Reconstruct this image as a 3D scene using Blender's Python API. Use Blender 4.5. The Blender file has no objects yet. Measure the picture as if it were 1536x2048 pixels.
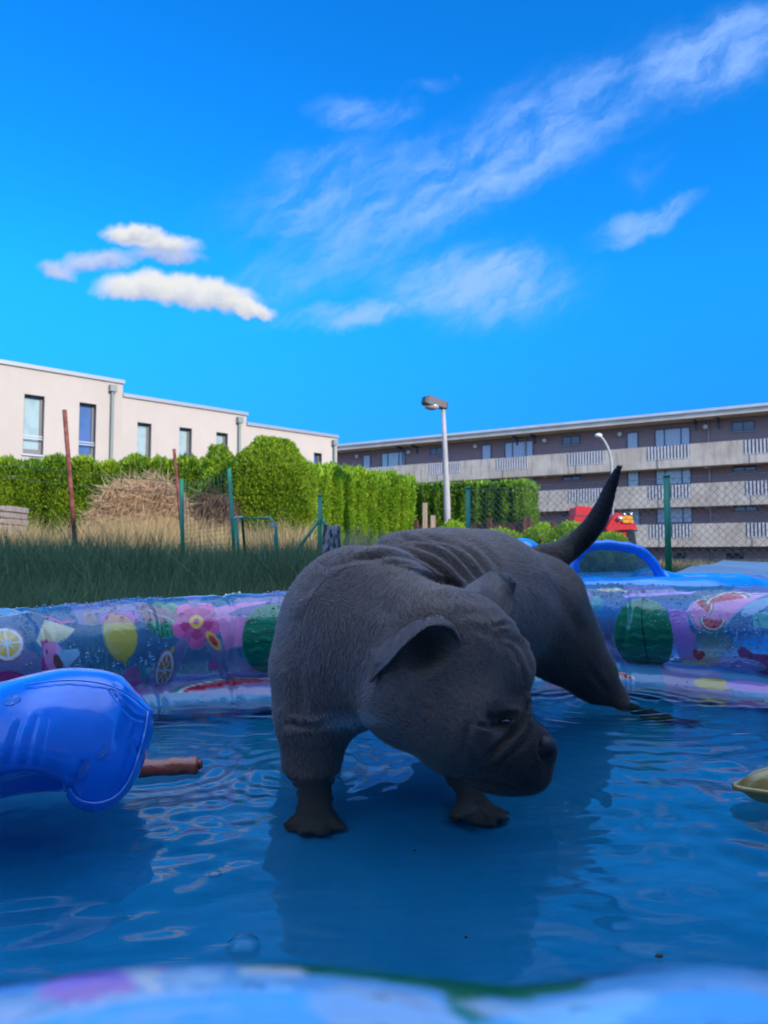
import bpy, math, random
import numpy as np
from mathutils import Vector, Matrix, noise as mn
random.seed(7); RNG = np.random.default_rng(7)
SC = bpy.context.scene
COL = SC.collection

# ------------------------------------------------------------------ camera
F = 1450.0; HC = 0.286; HOR = 1110.0
TH = math.atan((HOR - 1024) / F)
cam_d = bpy.data.cameras.new('camera'); cam = bpy.data.objects.new('camera', cam_d); COL.objects.link(cam)
cam.location = (0, 0, HC); cam.rotation_euler = (math.pi / 2 + TH, 0, 0)
cam_d.sensor_fit = 'VERTICAL'; cam_d.sensor_height = 36; cam_d.sensor_width = 27
cam_d.lens = F / 2048 * 36
cam_d.clip_start = 0.01; cam_d.clip_end = 5000
cam_d.dof.use_dof = True; cam_d.dof.focus_distance = 0.98; cam_d.dof.aperture_fstop = 10
SC.camera = cam
SC.view_settings.view_transform = 'Standard'; SC.view_settings.look = 'None'
SC.view_settings.exposure = 0.88; SC.view_settings.gamma = 1
SC.cycles.max_bounces = 14; SC.cycles.transparent_max_bounces = 24
SC.cycles.transmission_bounces = 10; SC.cycles.sample_clamp_indirect = 6
SC.cycles.use_denoising = True

def P(px, py, Y):
    """point of the place that stands at distance Y and is seen at photo pixel (px, py)"""
    x = (px - 768) / F; up = (1024 - py) / F
    d = np.array([x, math.cos(TH) - up * math.sin(TH), math.sin(TH) + up * math.cos(TH)])
    return np.array([0, 0, HC]) + d * (Y / d[1])

def proj(V):
    V = np.asarray(V); X = V[:, 0]; Y = V[:, 1]; Z = V[:, 2] - HC
    fw = Y * math.cos(TH) + Z * math.sin(TH); up = -Y * math.sin(TH) + Z * math.cos(TH)
    return 768 + F * X / fw, 1024 - F * up / fw

# ------------------------------------------------------------------ node helper
class NT:
    def __init__(s, nt): s.nt = nt; s.N = nt.nodes; s.L = nt.links
    def n(s, typ, **kw):
        nd = s.N.new(typ)
        for k, v in kw.items(): setattr(nd, k, v)
        return nd
    def put(s, inp, v):
        if isinstance(v, bpy.types.NodeSocket): s.L.new(v, inp)
        elif v is not None:
            try: inp.default_value = v
            except Exception: inp.default_value = tuple(v) + (1,)
    def m(s, op, a, b=None, c=None, clamp=False):
        nd = s.n('ShaderNodeMath', operation=op, use_clamp=clamp)
        for i, v in enumerate((a, b, c)):
            if v is not None: s.put(nd.inputs[i], v)
        return nd.outputs[0]
    def vm(s, op, a, b=None):
        nd = s.n('ShaderNodeVectorMath', operation=op); s.put(nd.inputs[0], a)
        if b is not None: s.put(nd.inputs[1], b)
        return nd.outputs[0]
    def mix(s, f, a, b, blend='MIX'):
        nd = s.n('ShaderNodeMix', data_type='RGBA', blend_type=blend)
        s.put(nd.inputs[0], f); s.put(nd.inputs[6], a); s.put(nd.inputs[7], b)
        return nd.outputs[2]
    def noise(s, vec, scale, detail=4, rough=.5, dist=0, dim='3D'):
        nd = s.n('ShaderNodeTexNoise', noise_dimensions=dim)
        if vec is not None: s.put(nd.inputs['Vector'], vec)
        nd.inputs['Scale'].default_value = scale; nd.inputs['Detail'].default_value = detail
        nd.inputs['Roughness'].default_value = rough; nd.inputs['Distortion'].default_value = dist
        return nd.outputs[0]
    def ss(s, v, lo, hi):
        nd = s.n('ShaderNodeMapRange', interpolation_type='SMOOTHSTEP')
        s.put(nd.inputs[0], v); nd.inputs[1].default_value = lo; nd.inputs[2].default_value = hi
        return nd.outputs[0]
    def comb(s, x, y, z):
        nd = s.n('ShaderNodeCombineXYZ')
        for i, v in enumerate((x, y, z)): s.put(nd.inputs[i], v)
        return nd.outputs[0]
    def sep(s, v):
        nd = s.n('ShaderNodeSeparateXYZ'); s.put(nd.inputs[0], v); return nd.outputs
    def bump(s, h, strength=.3, dist=.01, nrm=None):
        nd = s.n('ShaderNodeBump'); nd.inputs['Strength'].default_value = strength; nd.inputs['Distance'].default_value = dist
        s.put(nd.inputs['Height'], h)
        if nrm is not None: s.put(nd.inputs['Normal'], nrm)
        return nd.outputs[0]
    def attr(s, name):
        nd = s.n('ShaderNodeAttribute', attribute_name=name); return nd
    def co(s, kind='Object'): return s.n('ShaderNodeTexCoord').outputs[kind]

def mat(name, col=(.5, .5, .5), rough=.6, spec=.5, metal=0, var=0, vscale=8, bump=0, bscale=40, bdist=.01, build=None):
    m = bpy.data.materials.new(name); m.use_nodes = True
    t = NT(m.node_tree); bs = t.N['Principled BSDF']
    bs.inputs['Base Color'].default_value = (*col, 1); bs.inputs['Roughness'].default_value = rough
    bs.inputs['Specular IOR Level'].default_value = spec; bs.inputs['Metallic'].default_value = metal
    if var:
        f = t.noise(t.co(), vscale, 6, .6)
        f = t.ss(f, .3, .7)
        t.L.new(t.mix(f, tuple(c * (1 - var) for c in col) + (1,), tuple(min(1, c * (1 + var)) for c in col) + (1,)), bs.inputs['Base Color'])
    if bump:
        t.L.new(t.bump(t.noise(t.co(), bscale, 5, .6), bump, bdist), bs.inputs['Normal'])
    if build: build(t, bs)
    return m

# ------------------------------------------------------------------ sun and sky
SUNAZ = np.array([.70, -.714]); EL = math.radians(23)
sv = Vector((SUNAZ[0] * math.cos(EL), SUNAZ[1] * math.cos(EL), math.sin(EL)))
sd = bpy.data.lights.new('sun', 'SUN'); sd.energy = 2.5; sd.angle = math.radians(.5); sd.color = (1, .87, .70)
sun = bpy.data.objects.new('sun', sd); COL.objects.link(sun)
sun.rotation_euler = (-sv).to_track_quat('-Z', 'Y').to_euler(); sun.location = (20, -20, 20)

W = bpy.data.worlds.new('World'); SC.world = W; W.use_nodes = True
t = NT(W.node_tree); bg = t.N['Background']; bg.inputs['Strength'].default_value = .13
sky = t.n('ShaderNodeTexSky', sky_type='NISHITA'); sky.sun_disc = False
sky.sun_elevation = EL; sky.sun_rotation = math.atan2(SUNAZ[0], SUNAZ[1]); sky.air_density = 1.0; sky.dust_density = .3; sky.ozone_density = 3
hs = t.n('ShaderNodeHueSaturation'); hs.inputs['Saturation'].default_value = 1.3; hs.inputs['Value'].default_value = 1.0
t.L.new(sky.outputs[0], hs.inputs['Color'])
base = t.mix(1.0, hs.outputs[0], (.13, .98, 1.42, 1), 'MULTIPLY')
veil0 = t.co('Generated'); vx_, vy_, vz_ = t.sep(veil0)
low = t.m('SUBTRACT', 1., t.m('MULTIPLY', t.ss(t.m('SUBTRACT', 1., t.m('MULTIPLY', vz_, 2.6)), 0., 1.), .42))
base = t.mix(1.0, base, t.comb(t.m('MULTIPLY', low, low), t.m('POWER', low, 2.5), t.m('POWER', low, .8)), 'MULTIPLY')
# unseen bright cloud veil added overhead and towards the sun, lighting the shaded foreground
vn = t.ss(t.noise(veil0, 3.2, 5, .6), .25, .7)
vf = t.m('MAXIMUM', t.ss(vz_, .66, .86), t.m('MULTIPLY', t.ss(t.m('MULTIPLY', vy_, -1.), .0, .5), .45))
base = t.mix(t.m('MULTIPLY', vf, t.m('MULTIPLY_ADD', vn, .35, .6)), base, (6.3, 8.4, 12.6, 1))
g = t.co('Generated'); sx, sy, sz = t.sep(g)
ysafe = t.m('MAXIMUM', sy, .02)
U = t.m('MULTIPLY', t.m('DIVIDE', sx, ysafe), 1450.)          # sky coordinates on a plane facing north, like photo pixels
Vv = t.m('MULTIPLY', t.m('DIVIDE', sz, ysafe), 1450.)
front = t.ss(sy, .1, .25)
def mrot(cx, cy, ang):
    # direction coordinates of a pixel -> u,v ; returns rotated local coords
    p = P(cx, cy, 1.0); u0 = p[0] * 1450; v0 = (p[2] - HC) * 1450
    du = t.m('SUBTRACT', U, u0); dv = t.m('SUBTRACT', Vv, v0)
    c, s_ = math.cos(ang), math.sin(ang)
    a = t.m('ADD', t.m('MULTIPLY', du, c), t.m('MULTIPLY', dv, s_))
    b = t.m('SUBTRACT', t.m('MULTIPLY', dv, c), t.m('MULTIPLY', du, s_))
    return a, b
def ell(cx, cy, ang, ra, rb, warp=None, wamt=0):
    a, b = mrot(cx, cy, ang)
    if warp is not None:
        a = t.m('ADD', a, t.m('MULTIPLY', warp, wamt)); b = t.m('ADD', b, t.m('MULTIPLY', warp, wamt * .6))
    r = t.m('SQRT', t.m('ADD', t.m('POWER', t.m('ABSOLUTE', t.m('DIVIDE', a, ra)), 2.), t.m('POWER', t.m('ABSOLUTE', t.m('DIVIDE', b, rb)), 2.)))
    return t.m('SUBTRACT', 1., r)          # 1 in the middle, 0 on the rim
uv = t.comb(U, Vv, 0.)
w1 = t.m('SUBTRACT', t.noise(uv, .006, 5, .6, dim='2D'), .5)
w2 = t.m('SUBTRACT', t.noise(t.vm('ADD', uv, (900, 300, 0)), .006, 5, .6, dim='2D'), .5)
def streak(ang, sc, squash):
    c, s_ = math.cos(ang), math.sin(ang)
    uu = t.m('ADD', U, t.m('MULTIPLY', w1, 90.)); vv = t.m('ADD', Vv, t.m('MULTIPLY', w2, 90.))
    a = t.m('ADD', t.m('MULTIPLY', uu, c), t.m('MULTIPLY', vv, s_))
    b = t.m('SUBTRACT', t.m('MULTIPLY', vv, c), t.m('MULTIPLY', uu, s_))
    return t.noise(t.comb(t.m('MULTIPLY', a, sc * squash), t.m('MULTIPLY', b, sc), 0.), 1., 7, .62, dim='2D')
cir = None
for (cx, cy, ang, ra, rb, gain) in [(960, 330, 29, 720, 150, .82), (1420, 110, 22, 330, 130, .8), (640, 320, 5, 170, 60, .55),
                                    (700, 400, 12, 380, 190, .62), (560, 560, 8, 160, 90, .5), (1285, 440, 22, 150, 46, .9), (960, 570, 2, 300, 125, .95),
                                    (700, 630, 5, 210, 42, .8), (730, 225, -4, 150, 60, .6), (1290, 330, 35, 120, 50, .3), (400, 675, 8, 80, 14, .3), (530, 560, 30, 150, 60, .35), (850, 175, 5, 80, 26, .3)]:
    e = t.m('MULTIPLY', t.ss(ell(cx, cy, math.radians(ang), ra, rb, w2, 150.), -.1, .9), gain)
    cir = e if cir is None else t.m('MAXIMUM', cir, e)
st = streak(math.radians(27), .013, .22)
st2 = streak(math.radians(50), .022, .3)
stk = t.ss(t.m('ADD', t.m('MULTIPLY', st, .65), t.m('MULTIPLY', st2, .35)), .26, .78)
cirf = t.m('MULTIPLY', t.m('MULTIPLY', t.ss(t.m('MULTIPLY', cir, t.m('ADD', t.m('MULTIPLY', stk, 1.1), .18)), .02, 1.0), .78), front)
c1 = t.mix(cirf, base, (1.5, 2.55, 4.9, 1))
# cumulus: lumpy tops, soft grey bases
wf = t.m('SUBTRACT', t.noise(uv, .022, 5, .55, dim='2D'), .5)
out = c1
for (cx, cy, ra, rb, ang, bright, soft) in [(185, 528, 105, 34, 6, .8, .6), (335, 515, 100, 26, -4, .72, .6), (115, 545, 45, 26, -20, .75, .8), (310, 487, 118, 36, -7, 1.0, .6), (262, 470, 70, 30, 0, 1.0, .6),
                                      (275, 578, 112, 46, 2, 1.0, .5), (395, 592, 150, 50, -8, 1.0, .48), (490, 618, 70, 26, -14, 1.0, .5)]:
    a, b = mrot(cx, cy, math.radians(ang))
    bb = t.m('ADD', b, t.m('MULTIPLY', wf, 34.)); aa = t.m('ADD', a, t.m('MULTIPLY', w1, 60.))
    below = t.m('LESS_THAN', bb, 0.); rbb = t.m('SUBTRACT', rb, t.m('MULTIPLY', below, rb * .35))
    r = t.m('SQRT', t.m('ADD', t.m('POWER', t.m('ABSOLUTE', t.m('DIVIDE', aa, ra)), 2.), t.m('POWER', t.m('ABSOLUTE', t.m('DIVIDE', bb, rbb)), 2.)))
    d = t.ss(t.m('SUBTRACT', 1., r), -.02, soft)
    sh = t.ss(t.m('DIVIDE', t.m('ADD', b, t.m('MULTIPLY', wf, 46.)), rb), -.75, .45)
    cc = t.mix(sh, (1.4 * bright + .2, 1.6 * bright + .4, 2.0 * bright + .9, 1), (3.7 * bright, 3.6 * bright + .1, 3.0 * bright + .6, 1))
    out = t.mix(t.m('MULTIPLY', t.m('MULTIPLY', d, .97 if bright == 1 else .72), front), out, cc)
t.L.new(out, bg.inputs['Color'])

# ------------------------------------------------------------------ mesh helpers
def link(o, parent=None):
    COL.objects.link(o)
    if parent is not None: o.parent = parent
    return o
def tag(o, label=None, cat=None, group=None, kind=None):
    if label: o['label'] = label
    if cat: o['category'] = cat
    if group: o['group'] = group
    if kind: o['kind'] = kind
    return o
def empty(name, loc, label, cat, group=None):
    o = bpy.data.objects.new(name, None); o.location = loc; o.empty_display_size = .1
    link(o); return tag(o, label, cat, group)
def mesh(name, V, Fc, mats, parent=None, smooth=False, mi=None, attrs=None, at=None):
    """verts, faces given in world space; at = origin of the parent thing"""
    me = bpy.data.meshes.new(name)
    V = np.asarray(V, dtype=np.float64)
    if parent is not None: V = V - np.array(parent.location) if parent.parent is None else V - np.array(parent.location) - np.array(parent.parent.location)
    if at is not None: V = V - np.array(at)
    if isinstance(Fc, np.ndarray):
        nf, k = Fc.shape
        me.vertices.add(len(V)); me.vertices.foreach_set('co', V.ravel().astype(np.float32))
        me.loops.add(nf * k); me.loops.foreach_set('vertex_index', Fc.ravel().astype(np.int32))
        me.polygons.add(nf); me.polygons.foreach_set('loop_start', np.arange(0, nf * k, k, dtype=np.int32))
        if mi is not None: me.polygons.foreach_set('material_index', np.asarray(mi, dtype=np.int32))
        me.update(calc_edges=True); me.validate()
    else:
        me.from_pydata([tuple(v) for v in V], [], Fc)
        if mi is not None: me.polygons.foreach_set('material_index', np.asarray(mi, dtype=np.int32))
    if smooth: me.polygons.foreach_set('use_smooth', [True] * len(me.polygons))
    if attrs:
        for k_, a in attrs.items():
            ca = me.color_attributes.new(k_, 'FLOAT_COLOR', 'POINT')
            ca.data.foreach_set('color', np.asarray(a, dtype=np.float32).ravel())
    for m_ in (mats if isinstance(mats, (list, tuple)) else [mats]): me.materials.append(m_)
    o = bpy.data.objects.new(name, me)
    if at is not None: o.location = at
    return link(o, parent)

class MB:
    def __init__(s): s.V = []; s.F = []; s.M = []
    def add(s, V, Fc, m=0):
        b = len(s.V); s.V += [tuple(map(float, v)) for v in V]; s.F += [tuple(b + i for i in f) for f in Fc]; s.M += [m] * len(Fc); return s
    def box(s, O, u, n, r, m=0):
        """r = s0,s1,n0,n1,z0,z1 in the frame O,u,n,up"""
        s0, s1, n0, n1, z0, z1 = r; O = np.array(O, float); u = np.array(u, float); n = np.array(n, float); k = np.array([0, 0, 1.])
        V = [O + u * a + n * b + k * c for c in (z0, z1) for b in (n0, n1) for a in (s0, s1)]
        return s.add(V, [(0, 1, 3, 2), (4, 6, 7, 5), (0, 4, 5, 1), (2, 3, 7, 6), (0, 2, 6, 4), (1, 5, 7, 3)], m)
    def tube(s, pts, rad, m=0, k=10, cap=True):
        pts = [np.array(p, float) for p in pts]; n = len(pts)
        if not hasattr(rad, '__len__'): rad = [rad] * n
        V = []; prev = None
        for i, p in enumerate(pts):
            d = pts[min(i + 1, n - 1)] - pts[max(i - 1, 0)]; d = d / (np.linalg.norm(d) + 1e-12)
            a = prev if prev is not None else (np.array([0, 0, 1.]) if abs(d[2]) < .9 else np.array([1., 0, 0]))
            a = a - d * a.dot(d); a /= np.linalg.norm(a) + 1e-12; prev = a; b = np.cross(d, a)
            for j in range(k):
                th = 2 * math.pi * j / k; V.append(p + (a * math.cos(th) + b * math.sin(th)) * rad[i])
        Fc = [(i * k + j, i * k + (j + 1) % k, (i + 1) * k + (j + 1) % k, (i + 1) * k + j) for i in range(n - 1) for j in range(k)]
        if cap: Fc += [tuple(range(k - 1, -1, -1)), tuple((n - 1) * k + j for j in range(k))]
        return s.add(V, Fc, m)
    def ball(s, c, r, m=0, k=12, squash=(1, 1, 1)):
        c = np.array(c, float); V = []; n = k // 2
        for i in range(n + 1):
            ph = math.pi * i / n
            for j in range(k):
                th = 2 * math.pi * j / k
                V.append(c + r * np.array([math.sin(ph) * math.cos(th) * squash[0], math.sin(ph) * math.sin(th) * squash[1], math.cos(ph) * squash[2]]))
        Fc = [(i * k + j, (i + 1) * k + j, (i + 1) * k + (j + 1) % k, i * k + (j + 1) % k) for i in range(n) for j in range(k)]
        return s.add(V, Fc, m)
    def build(s, name, mats, parent=None, smooth=False, at=None, bevel=0):
        o = mesh(name, s.V, s.F, mats, parent, smooth, s.M, at=at)
        if smooth == 'auto' or bevel:
            if bevel:
                b = o.modifiers.new('bevel', 'BEVEL'); b.width = bevel; b.segments = 2; b.limit_method = 'ANGLE'
        return o

def fbm(V, sc, oct=3, seed=0.):
    """cheap smooth pseudo-noise from rotated sines, -1..1"""
    V = np.asarray(V, float) * sc + seed * 13.7; out = np.zeros(len(V)); a = 1.; tot = 0
    R = np.array([[.36, .48, -.8], [-.8, .6, 0], [.48, .64, .6]])
    for o in range(oct):
        w = V + 1.7 * np.sin(V[:, [1, 2, 0]] * 1.3 + o)
        out += a * (np.sin(w[:, 0]) * np.cos(w[:, 1] * 1.1) + np.sin(w[:, 1] * .9 + 1) * np.cos(w[:, 2])) * .5
        tot += a; a *= .5; V = (V @ R.T) * 2.03 + 5.1
    return out / tot

def catmull(pts, n, closed=False):
    pts = np.array(pts, float); m = len(pts); out = []
    segs = m if closed else m - 1
    for i in range(segs):
        if closed: p0, p1, p2, p3 = pts[(i - 1) % m], pts[i], pts[(i + 1) % m], pts[(i + 2) % m]
        else: p0, p1, p2, p3 = pts[max(i - 1, 0)], pts[i], pts[i + 1], pts[min(i + 2, m - 1)]
        for k in range(n):
            s = k / n
            out.append(.5 * ((2 * p1) + (-p0 + p2) * s + (2 * p0 - 5 * p1 + 4 * p2 - p3) * s * s + (-p0 + 3 * p1 - 3 * p2 + p3) * s ** 3))
    if not closed: out.append(pts[-1])
    return np.array(out)
GZ = -.15          # ground level; the water surface is z = 0
def unit(v): return v / (np.linalg.norm(v, axis=1)[:, None] + 1e-9)
# ------------------------------------------------------------------ ground
soil = mat('soil', (.055, .06, .03), .95, .2, var=.5, vscale=1.3, bump=.5, bscale=9, bdist=.05)
mesh('ground', [(-500, -60, GZ), (500, -60, GZ), (500, 700, GZ), (-500, 700, GZ)], [(0, 1, 2, 3)], soil)['kind'] = 'structure'

def plane_hit(px, py, A, nrm):
    p = P(px, py, 1.0) - np.array([0, 0, HC]); C = np.array([0, 0, HC])
    return C + p * (np.dot(np.array(A) - C, nrm) / np.dot(p, nrm))
class Facade:
    """vertical plane through two ground points; u along it, n towards the camera side"""
    def __init__(s, A, B):
        s.O = np.array([A[0], A[1], 0.]); d = np.array([B[0] - A[0], B[1] - A[1], 0.]); s.L = np.linalg.norm(d); s.u = d / s.L
        s.n = np.array([s.u[1], -s.u[0], 0.])
        if s.n.dot(-s.O) < 0: s.n = -s.n
    def at(s, px, py, off=0.):
        h = plane_hit(px, py, s.O + s.n * off, s.n); return (h - s.O).dot(s.u), h[2]

# ------------------------------------------------------------------ apartment block on the right
def brickmat(t, bs):
    at = t.co('Object'); x, y, z = t.sep(at)
    s_ = t.m('ADD', t.m('MULTIPLY', x, AB.u[0]), t.m('MULTIPLY', y, AB.u[1]))
    b = t.n('ShaderNodeTexBrick'); t.put(b.inputs['Vector'], t.comb(s_, z, 0.))
    b.inputs['Scale'].default_value = 1; b.inputs['Brick Width'].default_value = .24; b.inputs['Row Height'].default_value = .075; b.inputs['Mortar Size'].default_value = .008
    b.inputs['Color1'].default_value = (.37, .225, .20, 1); b.inputs['Color2'].default_value = (.28, .17, .16, 1); b.inputs['Mortar'].default_value = (.22, .18, .17, 1)
    c = t.mix(t.noise(at, .6, 5, .6), b.outputs[0], (.34, .225, .205, 1)); t.L.new(c, bs.inputs['Base Color'])
def concmat(t, bs):
    at = t.co('Object'); x, y, z = t.sep(at)
    n1 = t.ss(t.noise(at, .5, 6, .65), .3, .7); st = t.ss(t.noise(t.vm('MULTIPLY', at, (3, 3, .35)), 1.6, 6, .7), .45, .75)
    c = t.mix(n1, (.53, .41, .30, 1), (.70, .57, .43, 1)); c = t.mix(t.m('MULTIPLY', st, .65), c, (.19, .16, .12, 1)); t.L.new(c, bs.inputs['Base Color'])
Ax, Bx = P(1536, 1110, 48.), P(680, 1110, 66.)
AB = Facade(Ax, Bx)
m_brick = mat('brown_brick', rough=.85, spec=.2, build=brickmat)
m_conc = mat('weathered_concrete', rough=.85, spec=.2, build=concmat)
m_slab = mat('tan_soffit', (.66, .53, .42), .8, .2, var=.12, vscale=.6)
m_roofedge = mat('pale_roof_edge', (.62, .60, .56), .6, .3, var=.08, vscale=1)
m_dframe = mat('dark_blue_frame', (.045, .06, .10), .4)
m_slat = mat('pale_slats', (.62, .57, .53), .6, .3, var=.12, vscale=2)
m_gap = mat('shadow_gap_panel', (.10, .08, .08), .8)
def curtglass(name, col, rough=.12):
    def b(t, bs):
        x, y, z = t.sep(t.co('Object')); s_ = t.m('ADD', t.m('MULTIPLY', x, .8), t.m('MULTIPLY', y, -.6))
        w = t.m('SINE', t.m('MULTIPLY', t.m('ADD', s_, t.noise(t.co(), 1.2)), 26.)); f = t.m('MULTIPLY_ADD', w, .5, .5)
        n = t.ss(t.noise(t.co(), .45, 2), .42, .58)
        c = t.mix(t.m('MULTIPLY', f, .4), (*col, 1), tuple(c * .6 for c in col) + (1,)); t.L.new(c, bs.inputs['Base Color'])
        bs.inputs['Coat Weight'].default_value = .7; bs.inputs['Coat Roughness'].default_value = .04
    return mat(name, col, rough, .6, build=b)
m_curt = curtglass('curtained_glass', (.42, .47, .52)); m_dglass = curtglass('dark_glass', (.03, .04, .05)); m_mint = curtglass('mint_glass', (.42, .55, .55))
m_lampw = mat('white_globe', (.75, .73, .68), .4)
m_pipe = mat('grey_pipe', (.36, .34, .35), .5)
SH = 2.80           # storey height
z3b = AB.at(1536, 924)[1]; ztop = AB.at(1536, 808)[1]
S0, S1 = -14., AB.L + 26.
WOFF = -1.35        # wall behind the balcony fronts
ab = empty('apartment_building', (AB.O[0], AB.O[1], GZ), 'long three storey brown brick apartment block with concrete balcony fronts and flat roof', 'building')
MB().box(AB.O, AB.u, AB.n, (S0 + .3, S1, -11, WOFF, GZ + .003, ztop - .52)).build('wall', m_brick, ab)
rf = MB().box(AB.O, AB.u, AB.n, (S0, S1, -11.3, .25, ztop - .5, ztop - .16)).build('roof', m_slab, ab)
MB().box(AB.O, AB.u, AB.n, (S0 - .1, S1, -11.4, .38, ztop - .157, ztop + .03)).build('roof_edge', m_roofedge, rf)
winpx = [(763, 811), (1009, 1067), (1309, 1381), (1690, 1775)]
doorpx = [(726, 742), (963, 983), (1253, 1277), (1612, 1640)]
smallpx = [(860, 886), (1124, 1161), (1464, 1511)]
slatpx = [(742, 793), (858, 921), (992, 1057), (1135, 1209), (1294, 1380), (1488, 1580)]
def wn(b, s0, s1, z0, z1, mats, npane, mt):
    O = AB.O + AB.n * WOFF; f = MB(); e = .085
    for r in [(s0, s1, .004, .06, z0, z0 + e), (s0, s1, .004, .06, z1 - e, z1), (s0, s0 + e, .004, .06, z0 + e, z1 - e), (s1 - e, s1, .004, .06, z0 + e, z1 - e)]: f.box(O, AB.u, AB.n, r)
    cuts = [s0 + (s1 - s0) * q for q in ({1: [], 2: [.5], 3: [.26, .72]}[npane])]
    for c in cuts: f.box(O, AB.u, AB.n, (c - e / 2, c + e / 2, .004, .06, z0 + e, z1 - e))
    fr = f.build('window', m_dframe, b); xs = [s0] + cuts + [s1]
    for a, c in zip(xs[:-1], xs[1:]):
        MB().box(O, AB.u, AB.n, (a + e / 2 + .002, c - e / 2 - .002, .006, .03, z0 + e, z1 - e)).build('pane', mt, fr)
    MB().box(O, AB.u, AB.n, (s0 - .05, s1 + .05, .004, .12, z0 - .06, z0 - .003)).build('sill', m_pipe, fr)
for fl in range(3):
    zb = z3b - fl * SH                                  # underside of this balcony
    zt = AB.at(1536, 876)[1] - fl * SH
    MB().box(AB.O, AB.u, AB.n, (S0 + .3, S1, WOFF + .003, -.16, zb + .02, zb + .2)).build('balcony_floor', m_slab, ab)
    # parapet with openings for the slatted parts
    pb = MB(); sl = []
    for a, b in slatpx:
        sa, sb = sorted((AB.at(a, 900)[0], AB.at(b, 900)[0])); sl.append((sa, sb))
    sl.sort(); cur = S0; zh = zb + (zt - zb) * .42
    for sa, sb in sl:
        pb.box(AB.O, AB.u, AB.n, (cur, sa, -.14, 0, zb, zt)); pb.box(AB.O, AB.u, AB.n, (sa, sb, -.14, -.002, zb, zh)); cur = sb
    pb.box(AB.O, AB.u, AB.n, (cur, S1, -.14, 0, zb, zt))
    for js in np.arange(S0 + 3.1, S1, 5.9): pb.box(AB.O, AB.u, AB.n, (js, js + .05, -.1, .012, zb + .01, zt - .01), 1)
    bal = pb.build('balcony', [m_conc, m_gap], ab)
    for sa, sb in sl:
        q = MB(); q.box(AB.O, AB.u, AB.n, (sa, sb, -.09, -.07, zh + .002, zt - .06), 1)
        n_ = max(4, int((sb - sa) / .21))
        for i in range(n_):
            x0 = sa + (sb - sa) * (i + .2) / n_; q.box(AB.O, AB.u, AB.n, (x0, x0 + (sb - sa) / n_ * .52, -.065, .03, zh - .06, zt - .02))
        q.build('slat_panel', [m_slat, m_gap], bal)
    dz = -fl * SH
    for i, (a, b) in enumerate(winpx):
        (sa, z1), (sb, _) = AB.at(a, 858, WOFF), AB.at(b, 858, WOFF); sa, sb = sorted((sa, sb)); z1 = AB.at(1309, 859, WOFF)[1] + dz
        wn(ab, sa, sb, z1 - 1.35, z1, None, 3, m_curt if (i + fl) % 3 else m_mint)
    for i, (a, b) in enumerate(doorpx):
        sa, sb = sorted((AB.at(a, 866, WOFF)[0], AB.at(b, 866, WOFF)[0])); z1 = AB.at(1253, 865, WOFF)[1] + dz
        wn(ab, sa, sb, z1 - 2.0, z1, None, 1, m_mint if fl == 1 else m_curt)
    for a, b in smallpx:
        sa, sb = sorted((AB.at(a, 880, WOFF)[0], AB.at(b, 880, WOFF)[0])); z1 = AB.at(1464, 844, WOFF)[1] + dz
        wn(ab, sa, sb, z1 - .72, z1, None, 2, m_dglass)
    for px in (717, 820, 953, 1091, 1241, 1412, 1590):
        s_ = AB.at(px, 870, WOFF)[0]; z_ = AB.at(1412, 855, WOFF)[1] + dz
        MB().ball(AB.O + AB.u * s_ + AB.n * (WOFF + .3) + np.array([0, 0, z_]), .17).build('globe_lamp', m_lampw, ab, True)
for px in (1418, 1052, 806):
    s_ = AB.at(px, 900, WOFF)[0]; o = AB.O + AB.u * s_ + AB.n * (WOFF + .12)
    MB().tube([o + [0, 0, GZ + .01], o + [0, 0, ztop - .52]], .07, k=8).build('downpipe', m_pipe, ab, True)
for px in (1052, 820, 1415):
    for dd in (-.75, .75):
        s_ = AB.at(px, 850, WOFF)[0] + dd
        MB().box(AB.O, AB.u, AB.n, (s_ - .06, s_ + .06, WOFF + .01, -.3, ztop - .68, ztop - .503)).box(AB.O, AB.u, AB.n, (s_ - .06, s_ + .06, WOFF + .01, WOFF + .13, ztop - 1.15, ztop - .683)).build('soffit_bracket', m_dframe, ab)
for px in (1120, 1255, 1355, 1470):
    s_ = AB.at(px, 1100, WOFF)[0]
    MB().box(AB.O + AB.n * WOFF, AB.u, AB.n, (s_ - .55, s_ + .55, .004, .05, .02, .42)).build('basement_window', m_dglass, ab)
m_base = mat('sandy_base', (.42, .30, .20), .9, .2, var=.3, vscale=2)
MB().box(AB.O, AB.u, AB.n, (S0, S1, WOFF + .002, WOFF + .07, GZ + .005, 0.0)).build('plinth', m_base, ab)
# ------------------------------------------------------------------ white row of houses on the left
WB = Facade(P(0, 1110, 22.7), P(674, 1110, 32.))
def rendermat(t, bs):
    at = t.co('Object'); n1 = t.ss(t.noise(at, .35, 5, .6), .3, .75); st = t.ss(t.noise(t.vm('MULTIPLY', at, (2, 2, .2)), 1.2, 5, .6), .5, .8)
    c = t.mix(n1, (.50, .425, .355, 1), (.56, .48, .405, 1)); c = t.mix(t.m('MULTIPLY', st, .22), c, (.42, .37, .33, 1)); t.L.new(c, bs.inputs['Base Color'])
    t.L.new(t.bump(t.noise(at, 45, 3), .15, .01), bs.inputs['Normal'])
m_white = mat('cream_render', rough=.9, spec=.15, build=rendermat)
m_cap = mat('grey_metal_coping', (.30, .31, .32), .5, metal=.3)
m_wfr = mat('grey_window_frame', (.17, .155, .145), .5); m_rev = mat('grey_reveal', (.26, .235, .21), .8)
m_gp = mat('green_grey_downpipe', (.22, .26, .23), .5)
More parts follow.
